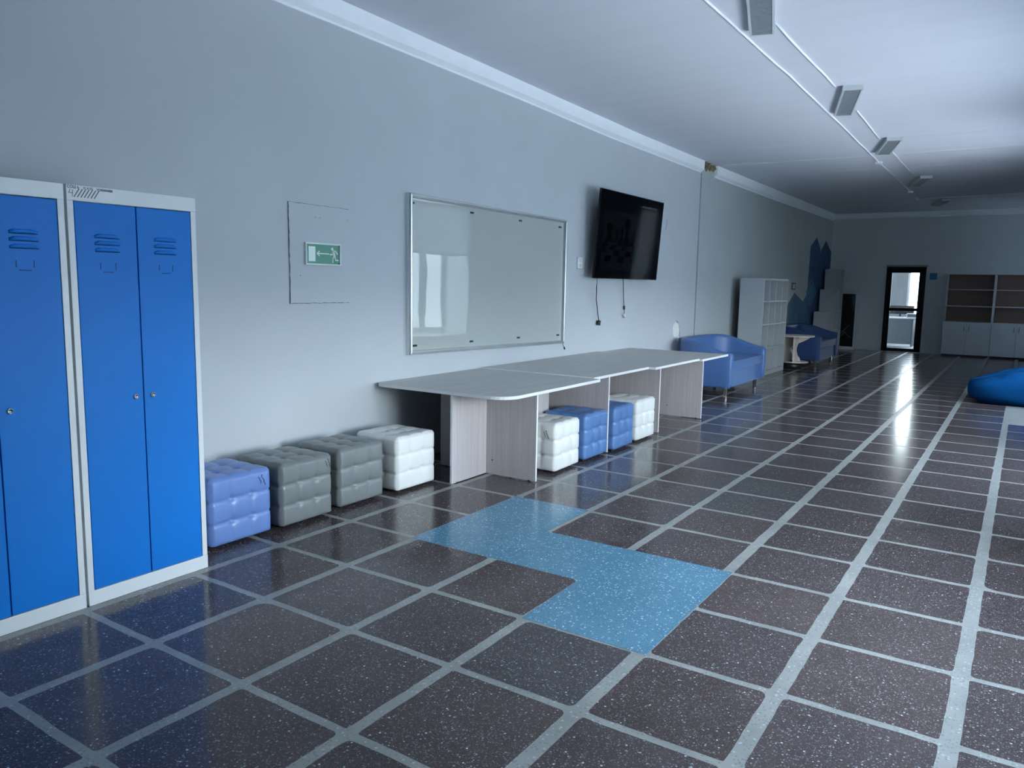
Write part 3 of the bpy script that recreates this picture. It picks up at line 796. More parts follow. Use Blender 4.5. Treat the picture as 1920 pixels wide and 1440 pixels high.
# ------------------------------------------------------------------ conference table of four units
def rounded(x0, x1, y0, y1, r00, r10, n=8):
    # corner radii at (x0,y0) and (x1,y0); other corners square
    pts = []
    for (cx, cyy, r, a0) in ((x0, y0, r00, PI), (x1, y0, r10, 1.5 * PI)):
        if r <= 0.001: pts.append((cx, cyy)); continue
        ox = cx + (r if cx == x0 else -r); oy = cyy + r
        for k in range(n + 1):
            a = a0 + k * PI / 2 / n; pts.append((ox + r * math.cos(a), oy + r * math.sin(a)))
    pts += [(x1, y1), (x0, y1)]
    return pts
def table_unit(x0, x1, y0, y1, zt, leg_y, leg_x1, rads, pans, label):
    T = 0.024
    t = thing('meeting_table', ((x0 + x1) / 2, (y0 + y1) / 2, 0), label, 'table', 'table units joined in a row')
    ox, oy = (x0 + x1) / 2, (y0 + y1) / 2
    L = lambda x, y, z: (x - ox, y - oy, z)
    pts = rounded(x0, x1, y0, y1, *rads)
    MB().prism([L(x, y, zt - T) for x, y in pts], (0, 0, T), 0, True, 1).build('table_top', [M['lam_top'], M['edge']], t, bevel=0.0015)
    zb = zt - T
    lg = MB()
    a, b = L(-1.42, leg_y, 0.008), L(leg_x1, leg_y + 0.018, zb)
    lg.box(a, b, 0)
    q0, q1 = L(leg_x1, leg_y - 0.0005, 0.008), L(leg_x1 + 0.0015, leg_y + 0.0185, zb)
    lg.box(q0, q1, 1)
    lg.build('leg_panel', [M['lam_leg'], M['edge']], t)
    for (p0, p1) in pans:
        pn = MB(); pn.box(L(-0.978, p0, 0.008), L(-0.960, p1, zb), 0)
        pn.box(L(-0.9785, p0 - 0.0015, 0.008), L(-0.9595, p0, zb), 1)
        pn.build('modesty_panel', [M['lam_leg'], M['edge']], t)
    for xx in (-1.36, leg_x1 - 0.06):
        MB().lathe([(0.014, 0.0), (0.014, 0.012)], L(xx, leg_y + 0.009, 0), 10).build('foot', M['black'], t)
    for xx in ((pans[0][0] + 0.06),):
        MB().lathe([(0.014, 0.0), (0.014, 0.012)], L(-0.969, xx, 0), 10).build('foot', M['black'], t)
    cap = MB(); p = L(-0.90, leg_y - 0.001, 0.12)
    cap.lathe([(0.006, 0), (0.006, 0.0015)], (0, 0, 0), 10)
    cap.v = [(v[0] + p[0], -v[2] + p[1], v[1] + p[2]) for v in cap.v]
    cap.build('bolt_cap', M['black'], t)
    return t
table_unit(XL + 0.01, -0.465, 4.42, 5.845, 0.705, 4.88, -0.50, (0.10, 0.17), [(4.445, 4.88), (4.90, 5.83)], 'pale ash table unit with rounded corners, nearest end of the row')
table_unit(XL + 0.035, -0.525, 5.85, 6.995, 0.714, 6.15, -0.535, (0, 0), [(6.17, 6.98)], 'pale ash table unit standing slightly higher, second from the rounded end')
table_unit(XL + 0.02, -0.455, 7.0, 8.215, 0.712, 7.33, -0.545, (0, 0), [(7.35, 8.19)], 'pale ash table unit in the row, just before the last one by the blue sofa')
table_unit(XL + 0.03, -0.425, 8.22, 9.10, 0.704, 8.43, -0.49, (0, 0), [(8.45, 9.05)], 'pale ash table unit at the far end, next to the blue sofa')

# ------------------------------------------------------------------ glass board
gb = thing('glass_board', (XL, 6.10, 1.54), 'large framed glass whiteboard above the table, mirroring a window', 'whiteboard')
y0, y1 = -1.285, 1.27
zt0, zt1, zb0, zb1 = 0.668, 0.645, -0.640, -0.685     # the frame hangs a little out of square
TH = 0.055
def quad(yf, zf):  # corner interpolation
    yy = y0 + (y1 - y0) * yf
    return yy, (zb0 + (zb1 - zb0) * yf) * (1 - zf) + (zt0 + (zt1 - zt0) * yf) * zf
f = MB(); W_ = 0.035
A = [quad(0, 0), quad(1, 0), quad(1, 1), quad(0, 1)]
def inset(P, d):
    return [(P[0][0] + d, P[0][1] + d), (P[1][0] - d, P[1][1] + d), (P[2][0] - d, P[2][1] - d), (P[3][0] + d, P[3][1] - d)]
rings = [(A, 0.0), (A, TH * 0.72), (inset(A, 0.006), TH * 0.95), (inset(A, 0.018), TH), (inset(A, W_ - 0.006), TH * 0.92), (inset(A, W_), TH * 0.55), (inset(A, W_), 0.012)]
vs = []
for P, x in rings: vs += [(x, a, b) for a, b in P]
fs = []
for r in range(len(rings) - 1):
    for k in range(4): fs.append((r * 4 + k, r * 4 + (k + 1) % 4, (r + 1) * 4 + (k + 1) % 4, (r + 1) * 4 + k))
f.add(vs, fs, 0)
f.build('frame', M['alu'], gb)
B = inset(A, W_ - 0.003)
MB().prism([(0.004, a, b) for a, b in B], (0.018, 0, 0)).build('glass_panel', M['board'], gb)
for (yy, zz) in ((4.866, 2.133), (5.677, 2.121), (6.476, 2.110), (7.249, 2.101), (4.900, 0.972), (5.688, 0.966), (6.476, 0.962), (7.259, 0.952)):
    cl = MB(); a, b = yy - 6.10, zz - 1.54
    cl.box((0.022, a - 0.022, b - 0.008), (0.032, a + 0.004, b + 0.008)).box((0.022, a + 0.008, b - 0.008), (0.032, a + 0.022, b + 0.008))
    cl.build('clip', M['black'], gb, bevel=0.001)
tg = MB(); tg.tube([(0.03, 1.255, -0.68), (0.035, 1.275, -0.715), (0.03, 1.30, -0.735)], 0.003, 6)
tg.tube([(0.03, 1.297, -0.728), (0.03, 1.312, -0.752)], 0.008, 8)
tg.build('dangling_cord', M['black'], gb)

# ------------------------------------------------------------------ access panel and exit sign
ap = thing('access_panel', (XL, 3.615, 1.335), 'flush wall access panel with cracked paint edges behind the exit sign', 'panel')
MB().box((0, 0, 0), (0.006, 0.59, 0.69)).build('cover', M['wall'], ap, bevel=0.001)
rnd = random.Random(3)
def crack(mb, a, b, w0, n=26, amp=0.002):
    pr_ = None
    for k in range(n + 1):
        t = k / n; y = a[0] + (b[0] - a[0]) * t + rnd.uniform(-amp, amp); z = a[1] + (b[1] - a[1]) * t + rnd.uniform(-amp, amp)
        if pr_: ribbon(mb, [(0.0066, pr_[0], pr_[1]), (0.0066, y, z)], w0 * rnd.uniform(0.5, 1.3), (1, 0, 0))
        pr_ = (y, z)
cr_ = MB(); crack(cr_, (0.002, 0.0), (-0.002, 0.69), 0.005); cr_.build('edge_crack', M['joint'], ap)
cr_ = MB(); crack(cr_, (0, 0.69), (0.56, 0.685), 0.0022); cr_.build('edge_crack', M['joint'], ap)
cr_ = MB(); crack(cr_, (0.0, 0.002), (0.56, 0.0), 0.0028); cr_.build('edge_crack', M['joint'], ap)
for (a, b) in ((0.235, 0.60), (0.28, 0.60), (0.09, 0.19), (0.54, 0.60)):
    MB().box((0.006, a, b), (0.0068, a + 0.006, b + 0.005)).build('paint_chip', M['joint'], ap)
es = thing('exit_sign', (XL + 0.006, 3.745, 1.605), 'green emergency exit sign with running figure and arrow pointing left', 'sign')
SW, SH = 0.332, 0.156
f = MB(); f.box((0, 0, 0), (0.02, SW, 0.009)).box((0, 0, SH - 0.009), (0.02, SW, SH)).box((0, 0, 0.009), (0.02, 0.010, SH - 0.009)).box((0, SW - 0.010, 0.009), (0.02, SW, SH - 0.009))
f.build('frame', M['white_plastic'], es, bevel=0.002)
MB().box((0, 0.01, 0.009), (0.012, SW - 0.01, SH - 0.009)).build('plate', M['green'], es)
pm = MB(); X_ = 0.0135
pm.prism([(0.0121, 0.030, 0.026), (0.0121, 0.092, 0.026), (0.0121, 0.092, 0.130), (0.0121, 0.030, 0.130)], (0.0012, 0, 0))
ribbon(pm, [(X_, 0.110, 0.082), (X_, 0.218, 0.082)], 0.008, (1, 0, 0))
ribbon(pm, [(X_, 0.130, 0.098), (X_, 0.108, 0.082), (X_, 0.130, 0.066)], 0.008, (1, 0, 0))
hc = [(X_, 0.252 + 0.0115 * math.cos(k * PI / 8), 0.118 + 0.0115 * math.sin(k * PI / 8)) for k in range(16)]
pm.add(hc, [tuple(range(16))])
ribbon(pm, [(X_, 0.262, 0.100), (X_, 0.272, 0.072)], 0.020, (1, 0, 0))
ribbon(pm, [(X_, 0.262, 0.106), (X_, 0.285, 0.103), (X_, 0.302, 0.082)], 0.009, (1, 0, 0))
ribbon(pm, [(X_, 0.262, 0.098), (X_, 0.254, 0.078), (X_, 0.230, 0.078)], 0.009, (1, 0, 0))
ribbon(pm, [(X_, 0.272, 0.070), (X_, 0.258, 0.050), (X_, 0.256, 0.022)], 0.010, (1, 0, 0))
ribbon(pm, [(X_, 0.276, 0.068), (X_, 0.284, 0.038), (X_, 0.308, 0.038)], 0.010, (1, 0, 0))
pm.build('pictogram', M['sign_white'], es)
for (a, b) in ((0.016, 0.014), (0.016, SH - 0.014), (SW - 0.016, 0.014), (SW - 0.016, SH - 0.014)):
    MB().box((0.012, a - 0.004, b - 0.004), (0.016, a + 0.004, b + 0.004)).build('screw', M['black'], es)

# ------------------------------------------------------------------ television
tv = thing('television', (XL, 8.72, 2.07), 'large black wall television tilted forward, switched off', 'television')
tl_x, bl_x = XL + 0.206, XL + 0.14
YL, YR, ZT, ZB = 7.846 - 8.72, 9.61 - 8.72, 2.567 - 2.07, 1.573 - 2.07
tx, bx_ = 0.206, 0.14
nrm = Vector((ZT - ZB, 0, -(tx - bx_))).normalized()
def tvp(yf, zf, dpt=0.0):
    x = bx_ + (tx - bx_) * zf; z = ZB + (ZT - ZB) * zf
    return Vector((x, YL + (YR - YL) * yf, z)) + nrm * dpt
def slab(mb, a, b, c_, d_, d0, d1, mi=0):
    mb.prism([tvp(a, c_, d0), tvp(b, c_, d0), tvp(b, d_, d0), tvp(a, d_, d0)], nrm * (d1 - d0), mi)
s_ = MB(); slab(s_, 0, 1, 0, 1, -0.028, -0.001); s_.build('housing', M['tv'], tv, bevel=0.002)
sm_ = bpy.data.materials.new('black_screen_with_faint_print'); sm_.use_nodes = True
n = sm_.node_tree; p = n.nodes['Principled BSDF']; p.inputs['Roughness'].default_value = 0.05; p.inputs['Specular IOR Level'].default_value = 0.05; p.inputs['Base Color'].default_value = (0.002, 0.003, 0.004, 1)
M['screen'] = sm_
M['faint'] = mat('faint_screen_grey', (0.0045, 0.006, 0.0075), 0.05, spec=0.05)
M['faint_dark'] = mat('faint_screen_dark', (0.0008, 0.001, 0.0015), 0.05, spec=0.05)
s_ = MB(); slab(s_, 0.008, 0.992, 0.012, 0.99, -0.001, 0.0); scn = s_.build('screen', M['screen'], tv)
# the dim picture that shows on the dark screen: a chess board in perspective with pieces
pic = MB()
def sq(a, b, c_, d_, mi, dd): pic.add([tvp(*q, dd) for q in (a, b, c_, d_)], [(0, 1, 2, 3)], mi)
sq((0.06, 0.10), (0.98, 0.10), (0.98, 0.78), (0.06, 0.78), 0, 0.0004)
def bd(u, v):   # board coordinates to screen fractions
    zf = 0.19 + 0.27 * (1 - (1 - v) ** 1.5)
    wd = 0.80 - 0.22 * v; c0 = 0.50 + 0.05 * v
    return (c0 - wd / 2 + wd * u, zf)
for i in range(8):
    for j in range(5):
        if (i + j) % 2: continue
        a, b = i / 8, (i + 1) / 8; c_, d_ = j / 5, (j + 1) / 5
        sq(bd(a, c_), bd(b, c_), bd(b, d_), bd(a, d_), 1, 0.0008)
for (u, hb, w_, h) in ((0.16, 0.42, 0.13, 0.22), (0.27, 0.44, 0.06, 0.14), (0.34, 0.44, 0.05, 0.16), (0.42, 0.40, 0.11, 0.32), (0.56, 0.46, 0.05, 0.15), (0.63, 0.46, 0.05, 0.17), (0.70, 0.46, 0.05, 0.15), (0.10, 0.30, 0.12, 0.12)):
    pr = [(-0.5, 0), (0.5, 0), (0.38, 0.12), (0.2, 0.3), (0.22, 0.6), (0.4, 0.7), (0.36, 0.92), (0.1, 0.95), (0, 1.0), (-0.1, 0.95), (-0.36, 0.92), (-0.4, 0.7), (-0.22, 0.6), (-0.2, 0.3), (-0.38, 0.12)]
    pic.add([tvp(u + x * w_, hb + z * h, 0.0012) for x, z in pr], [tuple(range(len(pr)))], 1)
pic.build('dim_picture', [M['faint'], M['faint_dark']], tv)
s_ = MB(); s_.box((0.0, -0.3, -0.2), (0.02, 0.3, 0.2)).box((0.02, -0.2, -0.15), (0.12, -0.16, 0.15)).box((0.02, 0.16, -0.15), (0.12, 0.2, 0.15)); s_.build('wall_bracket', M['black'], tv)
c1 = MB(); c1.tube([(0.10, 8.005 - 8.72, ZB + 0.03), (0.085, 8.02 - 8.72, ZB - 0.1), (0.05, 8.09 - 8.72, ZB - 0.25), (0.035, 8.17 - 8.72, ZB - 0.42), (0.03, 8.215 - 8.72, ZB - 0.50)], 0.005, 8)
c1.tube([(0.03, 8.215 - 8.72, ZB - 0.495), (0.03, 8.20 - 8.72, ZB - 0.545)], 0.024, 12)
c1.build('power_cord', M['black'], tv)
c2 = MB(); c2.tube([(0.10, 8.68 - 8.72, ZB + 0.03), (0.07, 8.76 - 8.72, ZB - 0.08), (0.04, 8.84 - 8.72, ZB - 0.22), (0.03, 8.88 - 8.72, ZB - 0.33)], 0.005, 8)
c2.tube([(0.03, 8.885 - 8.72, ZB - 0.33), (0.03, 8.895 - 8.72, ZB - 0.375)], 0.014, 8)
c2.tube([(0.03, 8.895 - 8.72, ZB - 0.375), (0.03, 8.90 - 8.72, ZB - 0.42), (0.03, 8.915 - 8.72, ZB - 0.45)], 0.004, 6)
c2.build('signal_cord', M['black'], tv)
MB().tube([(0.03, 8.885 - 8.72, ZB - 0.435), (0.03, 8.915 - 8.72, ZB - 0.475)], 0.015, 8).build('white_plug', M['white_plastic'], tv)

sw = thing('wall_socket', (XL, 7.73, 1.74), 'small white double socket on the wall between board and television', 'socket')
MB().box((0, -0.05, -0.065), (0.022, 0.05, 0.065)).build('plate', M['white_plastic'], sw, bevel=0.004)
for dz in (-0.028, 0.028): MB().box((0.022, -0.026, dz - 0.02), (0.0235, 0.026, dz + 0.02)).build('insert', M['lamp_body'], sw)

# plaster damage on the left wall
wl = bpy.data.objects['wall_left']
rnd = random.Random(11)
d_ = MB(); pts = []
outl = [(10.60, 0.83), (10.62, 0.92), (10.68, 0.99), (10.76, 0.975), (10.83, 0.91), (10.85, 0.84), (10.82, 0.79), (10.87, 0.74), (10.85, 0.68), (10.79, 0.70), (10.77, 0.76), (10.70, 0.75), (10.64, 0.79)]
_o2 = []
for (a, b), (c_, e_) in zip(outl, outl[1:] + outl[:1]):
    for k in range(4):
        t = k / 4; _o2.append((a + (c_ - a) * t + rnd.uniform(-0.016, 0.016), b + (e_ - b) * t + rnd.uniform(-0.016, 0.016)))
d_.prism([(XL - 0.001, y, z) for y, z in _o2], (0.004, 0, 0)); d_.build('bare_plaster_patch', M['plaster'], parent=wl, label='peeled patch of bare white plaster')
k_ = MB()
for seq in ([(10.84, 0.93), (10.88, 0.82), (10.87, 0.75), (10.91, 0.70), (10.93, 0.64)], [(10.70, 1.0), (10.80, 0.97)], [(10.86, 0.73), (10.84, 0.66)], [(10.215, 2.41), (10.22, 2.36), (10.195, 2.31), (10.19, 2.27)]):
    ribbon(k_, [(XL + 0.0035, y, z) for y, z in seq], 0.008, (1, 0, 0))
k_.build('wall_crack', M['joint'], parent=wl)

# ------------------------------------------------------------------ sofas
def sofa_parts():
    """tub sofa: local x = depth (front at 0, back at -0.85), y = width 0..1.68"""
    Wd, Dp, T = 1.68, 0.84, 0.11
    R = 0.34
    # centre line of the U shell
    c = [];
    x_f, x_b = 0.0, -Dp + T / 2; ya, yb = T / 2, Wd - T / 2
    for k in range(6): c.append((x_f + (x_b + R - x_f) * k / 6, ya, (0, -1)))
    for k in range(9):
        a = k * PI / 2 / 8; c.append((x_b + R - R * math.sin(a), ya + R - R * math.cos(a), (-math.sin(a), -math.cos(a))))
    for k in range(1, 10): c.append((x_b, ya + R + (yb - ya - 2 * R) * k / 10, (-1, 0)))
    for k in range(9):
        a = k * PI / 2 / 8; c.append((x_b + R - R * math.cos(a), yb - R + R * math.sin(a), (-math.cos(a), math.sin(a))))
    for k in range(6, -1, -1):
        if k == 6: continue
        c.append((x_f + (x_b + R - x_f) * k / 6, yb, (0, 1)))
    def top(x):
        t = max(0, min(1, -x / 0.72)); t = t * t * (3 - 2 * t)
        return 0.605 + 0.165 * (t ** 0.85)
    sh = MB(); rings = []
    for (x, y, nn) in c:
        h = top(x); o = Vector((nn[0], nn[1], 0)); P0 = Vector((x, y, 0)); r = T / 2
        ring_ = [P0 + o * (r - 0.01) + Vector((0, 0, 0.125)), P0 + o * r + Vector((0, 0, 0.15)), P0 + o * r + Vector((0, 0, h - 0.05))]
        for k in range(1, 8):
            a = PI * k / 8; ring_.append(P0 + o * r * math.cos(a) + Vector((0, 0, h - 0.05 + 0.05 * math.sin(a))))
        ring_ += [P0 - o * r + Vector((0, 0, h - 0.05)), P0 - o * r + Vector((0, 0, 0.15)), P0 - o * (r - 0.01) + Vector((0, 0, 0.125))]
        rings.append(ring_)
    q = len(rings[0])
    vs = [p for r_ in rings for p in r_]; fs = []
    for i in range(len(rings) - 1):
        for k in range(q): fs.append((i * q + k, i * q + (k + 1) % q, (i + 1) * q + (k + 1) % q, (i + 1) * q + k))
    sh.add(vs, fs, 0, True)
    for r_ in (rings[0], rings[-1]):
        # arm fronts, slightly proud and rounded
        ctr = sum((Vector(p) for p in r_), Vector()) / q
        inn_ = [ctr + (p - ctr) * 0.86 + Vector((0.018, 0, 0)) for p in r_]
        sh.add(r_ + inn_, [(k, (k + 1) % q, q + (k + 1) % q, q + k) for k in range(q)], 0, True)
        sh.add(inn_, [tuple(range(q))])
    base = MB(); base.box((-Dp + T, T, 0.125), (-0.015, Wd - T, 0.36))
    cush = MB()
    x0, x1, y0, y1, z0, z1 = -Dp + T + 0.0, 0.005, T + 0.004, Wd - T - 0.004, 0.365, 0.50
    N = 14; vs = []; fs = []
    for s in range(N + 1):
        for t in range(N + 1):
            u, v = s / N, t / N
            cr2 = 0.018 * (math.sin(PI * u) * math.sin(PI * v)) ** 0.5
            vs.append((x0 + (x1 - x0) * u, y0 + (y1 - y0) * v, z1 - 0.012 + cr2))
    for s in range(N):
        for t in range(N): fs.append((s * (N + 1) + t, (s + 1) * (N + 1) + t, (s + 1) * (N + 1) + t + 1, s * (N + 1) + t + 1))
    cush.add(vs, fs, 0, True)
    cush.prism([(x0, y0, z0), (x1 - 0.0, y0, z0), (x1, y1, z0), (x0, y1, z0)], (0, 0, z1 - z0 - 0.012))
    seam = MB()
    seam.tube([(0.0, T + 0.004, 0.364), (0.0, Wd - T - 0.004, 0.364)], 0.005, 6)
    return sh, base, cush, seam, (Wd, Dp)
def sofa(x_front, y0, mname, label, rz=0.0):
    sh, base, cush, seam, (Wd, Dp) = sofa_parts()
    t = thing('tub_sofa', (x_front, y0, 0), label, 'sofa', 'blue tub sofas along the left wall', rz)
    sh.build('shell', M[mname], t)
    base.build('seat_base', M[mname], t, bevel=0.008)
    cush.build('seat_cushion', M[mname], t)
    seam.build('piping', M[mname], t)
    for (a, b) in ((-0.07, 0.08), (-0.07, Wd - 0.22), (-Dp + 0.12, 0.14), (-Dp + 0.12, Wd - 0.14)):
        MB().lathe([(0.026, 0.0), (0.028, 0.004), (0.028, 0.115), (0.034, 0.125)], (a, b, 0), 16).build('leg', M['chrome'], t)
    return t
sofa(-0.79, 10.33, 'sofa', 'light blue leatherette tub sofa on chrome legs beside the table end')
sofa(-0.72, 15.42, 'sofa_shaded', 'blue tub sofa with shade darkened into its colour beyond the white cube shelf')

# ------------------------------------------------------------------ cube shelf
cs_ = thing('cube_shelf', (-1.163, 13.08, 0), 'tall white open shelf of sixteen cubbies behind the near blue sofa', 'shelf')
Wd, Dp, H, T = 1.56, 0.40, 1.655, 0.03
for (a) in (0.0, Wd - T):
    p = MB().box((-Dp, a, 0), (0, a + T, H)).build('side_panel', M['shelf_lam'], cs_, bevel=0.001)
    if a == 0.0:
        for (dx, dz) in ((-0.07, 0.875), (-0.33, 0.885), (-0.07, 1.26), (-0.33, 1.27)):
            MB().box((dx - 0.006, -0.002, dz - 0.006), (dx + 0.006, 0.0, dz + 0.006)).build('screw_cap', M['grey_lam'], p)
MB().box((-Dp, T, H - T), (0, Wd - T, H)).build('top_panel', M['shelf_lam'], cs_)
MB().box((-Dp, T, 0), (0, Wd - T, 0.07)).build('plinth', M['shelf_lam'], cs_)
MB().box((-Dp, T, 0.07), (-Dp + 0.006, Wd - T, H - T)).build('back_panel', M['shelf_back'], cs_)
for z in (0.46, 0.865, 1.255): MB().box((-Dp + 0.006, T, z), (-0.004, Wd - T, z + 0.022)).build('shelf_board', M['shelf_lam'], cs_)
for k in (1, 2, 3):
    yy = Wd * k / 4
    for (z0, z1) in ((0.07, 0.46), (0.482, 0.865), (0.887, 1.255), (1.277, H - T)):
        MB().box((-Dp + 0.006, yy - 0.011, z0), (-0.002, yy + 0.011, z1)).build('divider', M['shelf_lam'], cs_)

# ------------------------------------------------------------------ wavy side table
ct = thing('side_table', (-1.06, 15.0, 0), 'cream side table with wavy leg between the shelf and the far sofa', 'table')
MB().lathe([(0.33, 0.0), (0.335, 0.004), (0.335, 0.022), (0.33, 0.026)], (0, 0, 0.60), 40).build('table_top', M['cream_lam'], ct)
sp_ = []
K = 22
for k in range(K + 1):
    z = 0.14 + 0.46 * k / K; t = k / K
    sp_.append((0.02 + 0.13 * math.cos(PI * 2 * t) * (0.5 + 0.5 * t) + 0.10 * max(0, t - 0.5) * 2, z))
pts = [(-0.24, 0.14)] + [(x, z) for x, z in sp_] + [(-0.24, 0.60)]
MB().prism([(x, 0.06, z) for x, z in pts], (0, 0.03, 0)).build('wavy_leg', M['cream_lam'], ct, bevel=0.001)
MB().prism([(0.02 + 0.0 + q[0] * 0, q[0], q[1]) for q in [(-0.24, 0.14)] + sp_ + [(-0.24, 0.60)]], (0.03, 0, 0)).build('wavy_leg', M['cream_lam'], ct, bevel=0.001)
MB().lathe([(0.25, 0.0), (0.25, 0.02)], (0, 0, 0.12), 36).build('lower_disc', M['cream_lam'], ct)
MB().lathe([(0.18, 0.0), (0.18, 0.12)], (-0.03, -0.05, 0), 30).build('plinth', M['black'], ct)

# ------------------------------------------------------------------ stepped shelf in the far corner
ss = thing('stepped_shelf', (-1.30, 19.1, 0), 'white staircase-shaped shelf in the far left corner', 'shelf')
def tower(y0, y1, h, n_):
    T = 0.018; dp = 0.36
    MB().box((-dp, y0, 0), (0, y0 + T, h)).build('side_panel', M['step_lam'], ss)
    MB().box((-dp, y1 - T, 0), (0, y1, h)).build('side_panel', M['step_lam'], ss)
    MB().box((-dp, y0 + T, h - T), (0, y1 - T, h)).build('top_panel', M['step_lam'], ss)
    MB().box((-dp, y0 + T, 0.0), (-dp + 0.006, y1 - T, h - T)).build('back_panel', M['step_lam'], ss)
    for k in range(n_):
        z = 0.03 + k * (h - 0.03) / n_
        MB().box((-dp + 0.006, y0 + T, z), (0, y1 - T, z + T)).build('shelf_board', M['step_lam'], ss)
tower(0.0, 0.50, 0.96, 2); tower(0.502, 0.92, 1.48, 3); tower(0.922, 1.36, 1.97, 4)

# ------------------------------------------------------------------ tall dark glazed cabinet on the end wall
gc = thing('display_cabinet', (-1.21, 20.66, 0), 'tall narrow dark glass-front cabinet in a pale frame, left of the door', 'cabinet')
f = MB(); f.box((-0.20, 0, 0.0), (0.20, 0.22, 0.075)).box((-0.20, 0.0, 0.075), (-0.175, 0.22, 1.40)).box((0.175, 0, 0.075), (0.20, 0.22, 1.40)).box((-0.175, 0, 1.38), (0.175, 0.22, 1.40)).box((-0.175, 0.21, 0.075), (0.175, 0.22, 1.38))
f.build('body', M['grey_lam'], gc)
MB().box((-0.175, 0.004, 0.08), (0.175, 0.012, 1.38)).build('glass_door', M['dark_glass'], gc)
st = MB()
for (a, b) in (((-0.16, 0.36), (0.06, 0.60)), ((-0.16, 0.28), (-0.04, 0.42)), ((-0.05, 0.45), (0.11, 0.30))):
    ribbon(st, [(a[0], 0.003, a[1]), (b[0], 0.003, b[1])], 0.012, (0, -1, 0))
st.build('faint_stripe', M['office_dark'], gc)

# ------------------------------------------------------------------ cabinets along the end wall
def cabinet(x0, w_, label):
    t = thing('office_cabinet', (x0, 20.5, 0), label, 'cabinet', 'bookcase cabinets along the end wall')
    D, H, T = 0.38, 1.892, 0.018
    for a in (0.0, w_ - T): MB().box((a, 0, 0.04), (a + T, D, H)).build('side_panel', M['grey_lam'], t)
    MB().box((T, 0, H - T), (w_ - T, D, H)).build('top_panel', M['grey_lam'], t)
    MB().box((T, 0.02, 0.0), (w_ - T, D, 0.04)).build('plinth', M['black'], t)
    MB().box((T, D - 0.008, 0.04), (w_ - T, D, H - T)).build('back_panel', M['brown_lam'], t)
    for z in (0.775, 1.142, 1.52): MB().box((T, 0.006, z), (w_ - T, D - 0.008, z + T)).build('shelf_board', M['grey_lam'], t)
    for k, (a, b) in enumerate(((0.004, w_ / 2 - 0.002), (w_ / 2 + 0.002, w_ - 0.004))):
        dr = MB().box((a, -0.018, 0.045), (b, -0.001, 0.785)).build('door', M['grey_lam'], t, bevel=0.001)
        hx = b - 0.045 if k == 0 else a + 0.045
        MB().tube([(hx, -0.018, 0.60), (hx, -0.042, 0.61), (hx, -0.042, 0.71), (hx, -0.018, 0.72)], 0.006, 8).build('handle', M['steel'], dr)
cabinet(0.912, 0.958, 'grey bookcase cabinet with brown back and two doors, nearest the glass door')
cabinet(1.874, 0.958, 'grey bookcase cabinet with brown back cut off by the right edge')

# blue room plate beside the door, conduit
rp = thing('room_plate', (0.595, YE, 1.83), 'small square blue plate on the wall right of the glass door', 'sign')
MB().box((-0.078, -0.012, -0.078), (0.078, 0, 0.078)).build('plate', M['plate_blue'], rp)
st = MB()
for (dx) in (-0.03, 0.03): ribbon(st, [(dx + 0.02, -0.0126, 0.035), (dx - 0.015, -0.0126, -0.035)], 0.010, (0, -1, 0))
st.build('lettering', M['mural_a'], rp)
tag(MB().box((0.69, YE - 0.014, 1.812), (0.93, YE, 1.826)).build('cable_duct', M['grey_lam']), 'thin horizontal cable duct between blue plate and cabinets', 'duct')

# ------------------------------------------------------------------ mural on the far left wall
def mural(name, poly, m_, lift=0.0012):
    o = MB().prism([(XL2 - 0.001, y, z) for y, z in poly], (lift + 0.001, 0, 0)).build(name, m_, parent=wl2)
mural('mural_house', [(16.45, 0.3), (16.45, 0.95), (17.45, 1.40), (18.35, 1.17), (18.35, 0.3)], M['mural_a'])
mural('mural_house', [(18.1, 0.3), (18.1, 1.12), (18.72, 1.45), (19.0, 1.55), (19.0, 0.3)], M['mural_a'], 0.0016)
mural('mural_tower', [(18.55, 0.5), (18.65, 2.45), (19.2, 2.68), (19.62, 2.46), (19.75, 2.3), (19.75, 0.5)], M['mural_b'], 0.0020)
mural('mural_tower', [(19.6, 0.5), (19.75, 2.42), (20.2, 2.66), (20.85, 2.40), (20.85, 0.5)], M['mural_b'], 0.0024)
mural('mural_tower', [(18.8, 0.5), (18.8, 2.0), (19.75, 2.0), (19.75, 0.5)], M['mural_c'], 0.0028)
mural('mural_block', [(17.9, 0.3), (17.9, 0.95), (18.75, 0.95), (18.75, 0.3)], M['mural_b'], 0.0030)
mural('mural_diamond', [(18.5, 1.42), (18.95, 1.62), (19.45, 1.42), (18.95, 1.15)], M['mural_d'], 0.0032)
ln = MB(); ribbon(ln, [(XL2 + 0.0036, a, b) for a, b in ((18.40, 1.42), (18.95, 1.70), (19.5, 1.42), (18.95, 1.10), (18.40, 1.42))], 0.016, (1, 0, 0))
ln.build('mural_outline', M['mural_line'], parent=wl2)
fm = MB()
for k in range(5):
    yy = 14.9 + k * 0.32
    fm.prism([(XL2 - 0.001, yy, 1.62), (XL2 - 0.001, yy + 0.32, 1.62), (XL2 - 0.001, yy + 0.24, 1.72), (XL2 - 0.001, yy + 0.15, 1.80 + 0.05 * (k % 2)), (XL2 - 0.001, yy + 0.06, 1.72)], (0.002, 0, 0))
fm.build('mural_flames', M['mural_cream'], parent=wl2)
s2w = thing('wall_switch', (XL2, 17.3, 1.54), 'small dark framed switch on the left wall above the mural houses', 'switch')
MB().box((0, -0.14, -0.075), (0.015, 0.14, 0.075)).build('plate', M['office_dark'], s2w)
MB().box((0.015, -0.08, -0.045), (0.018, 0.08, 0.045)).build('insert', M['lamp_body'], s2w)

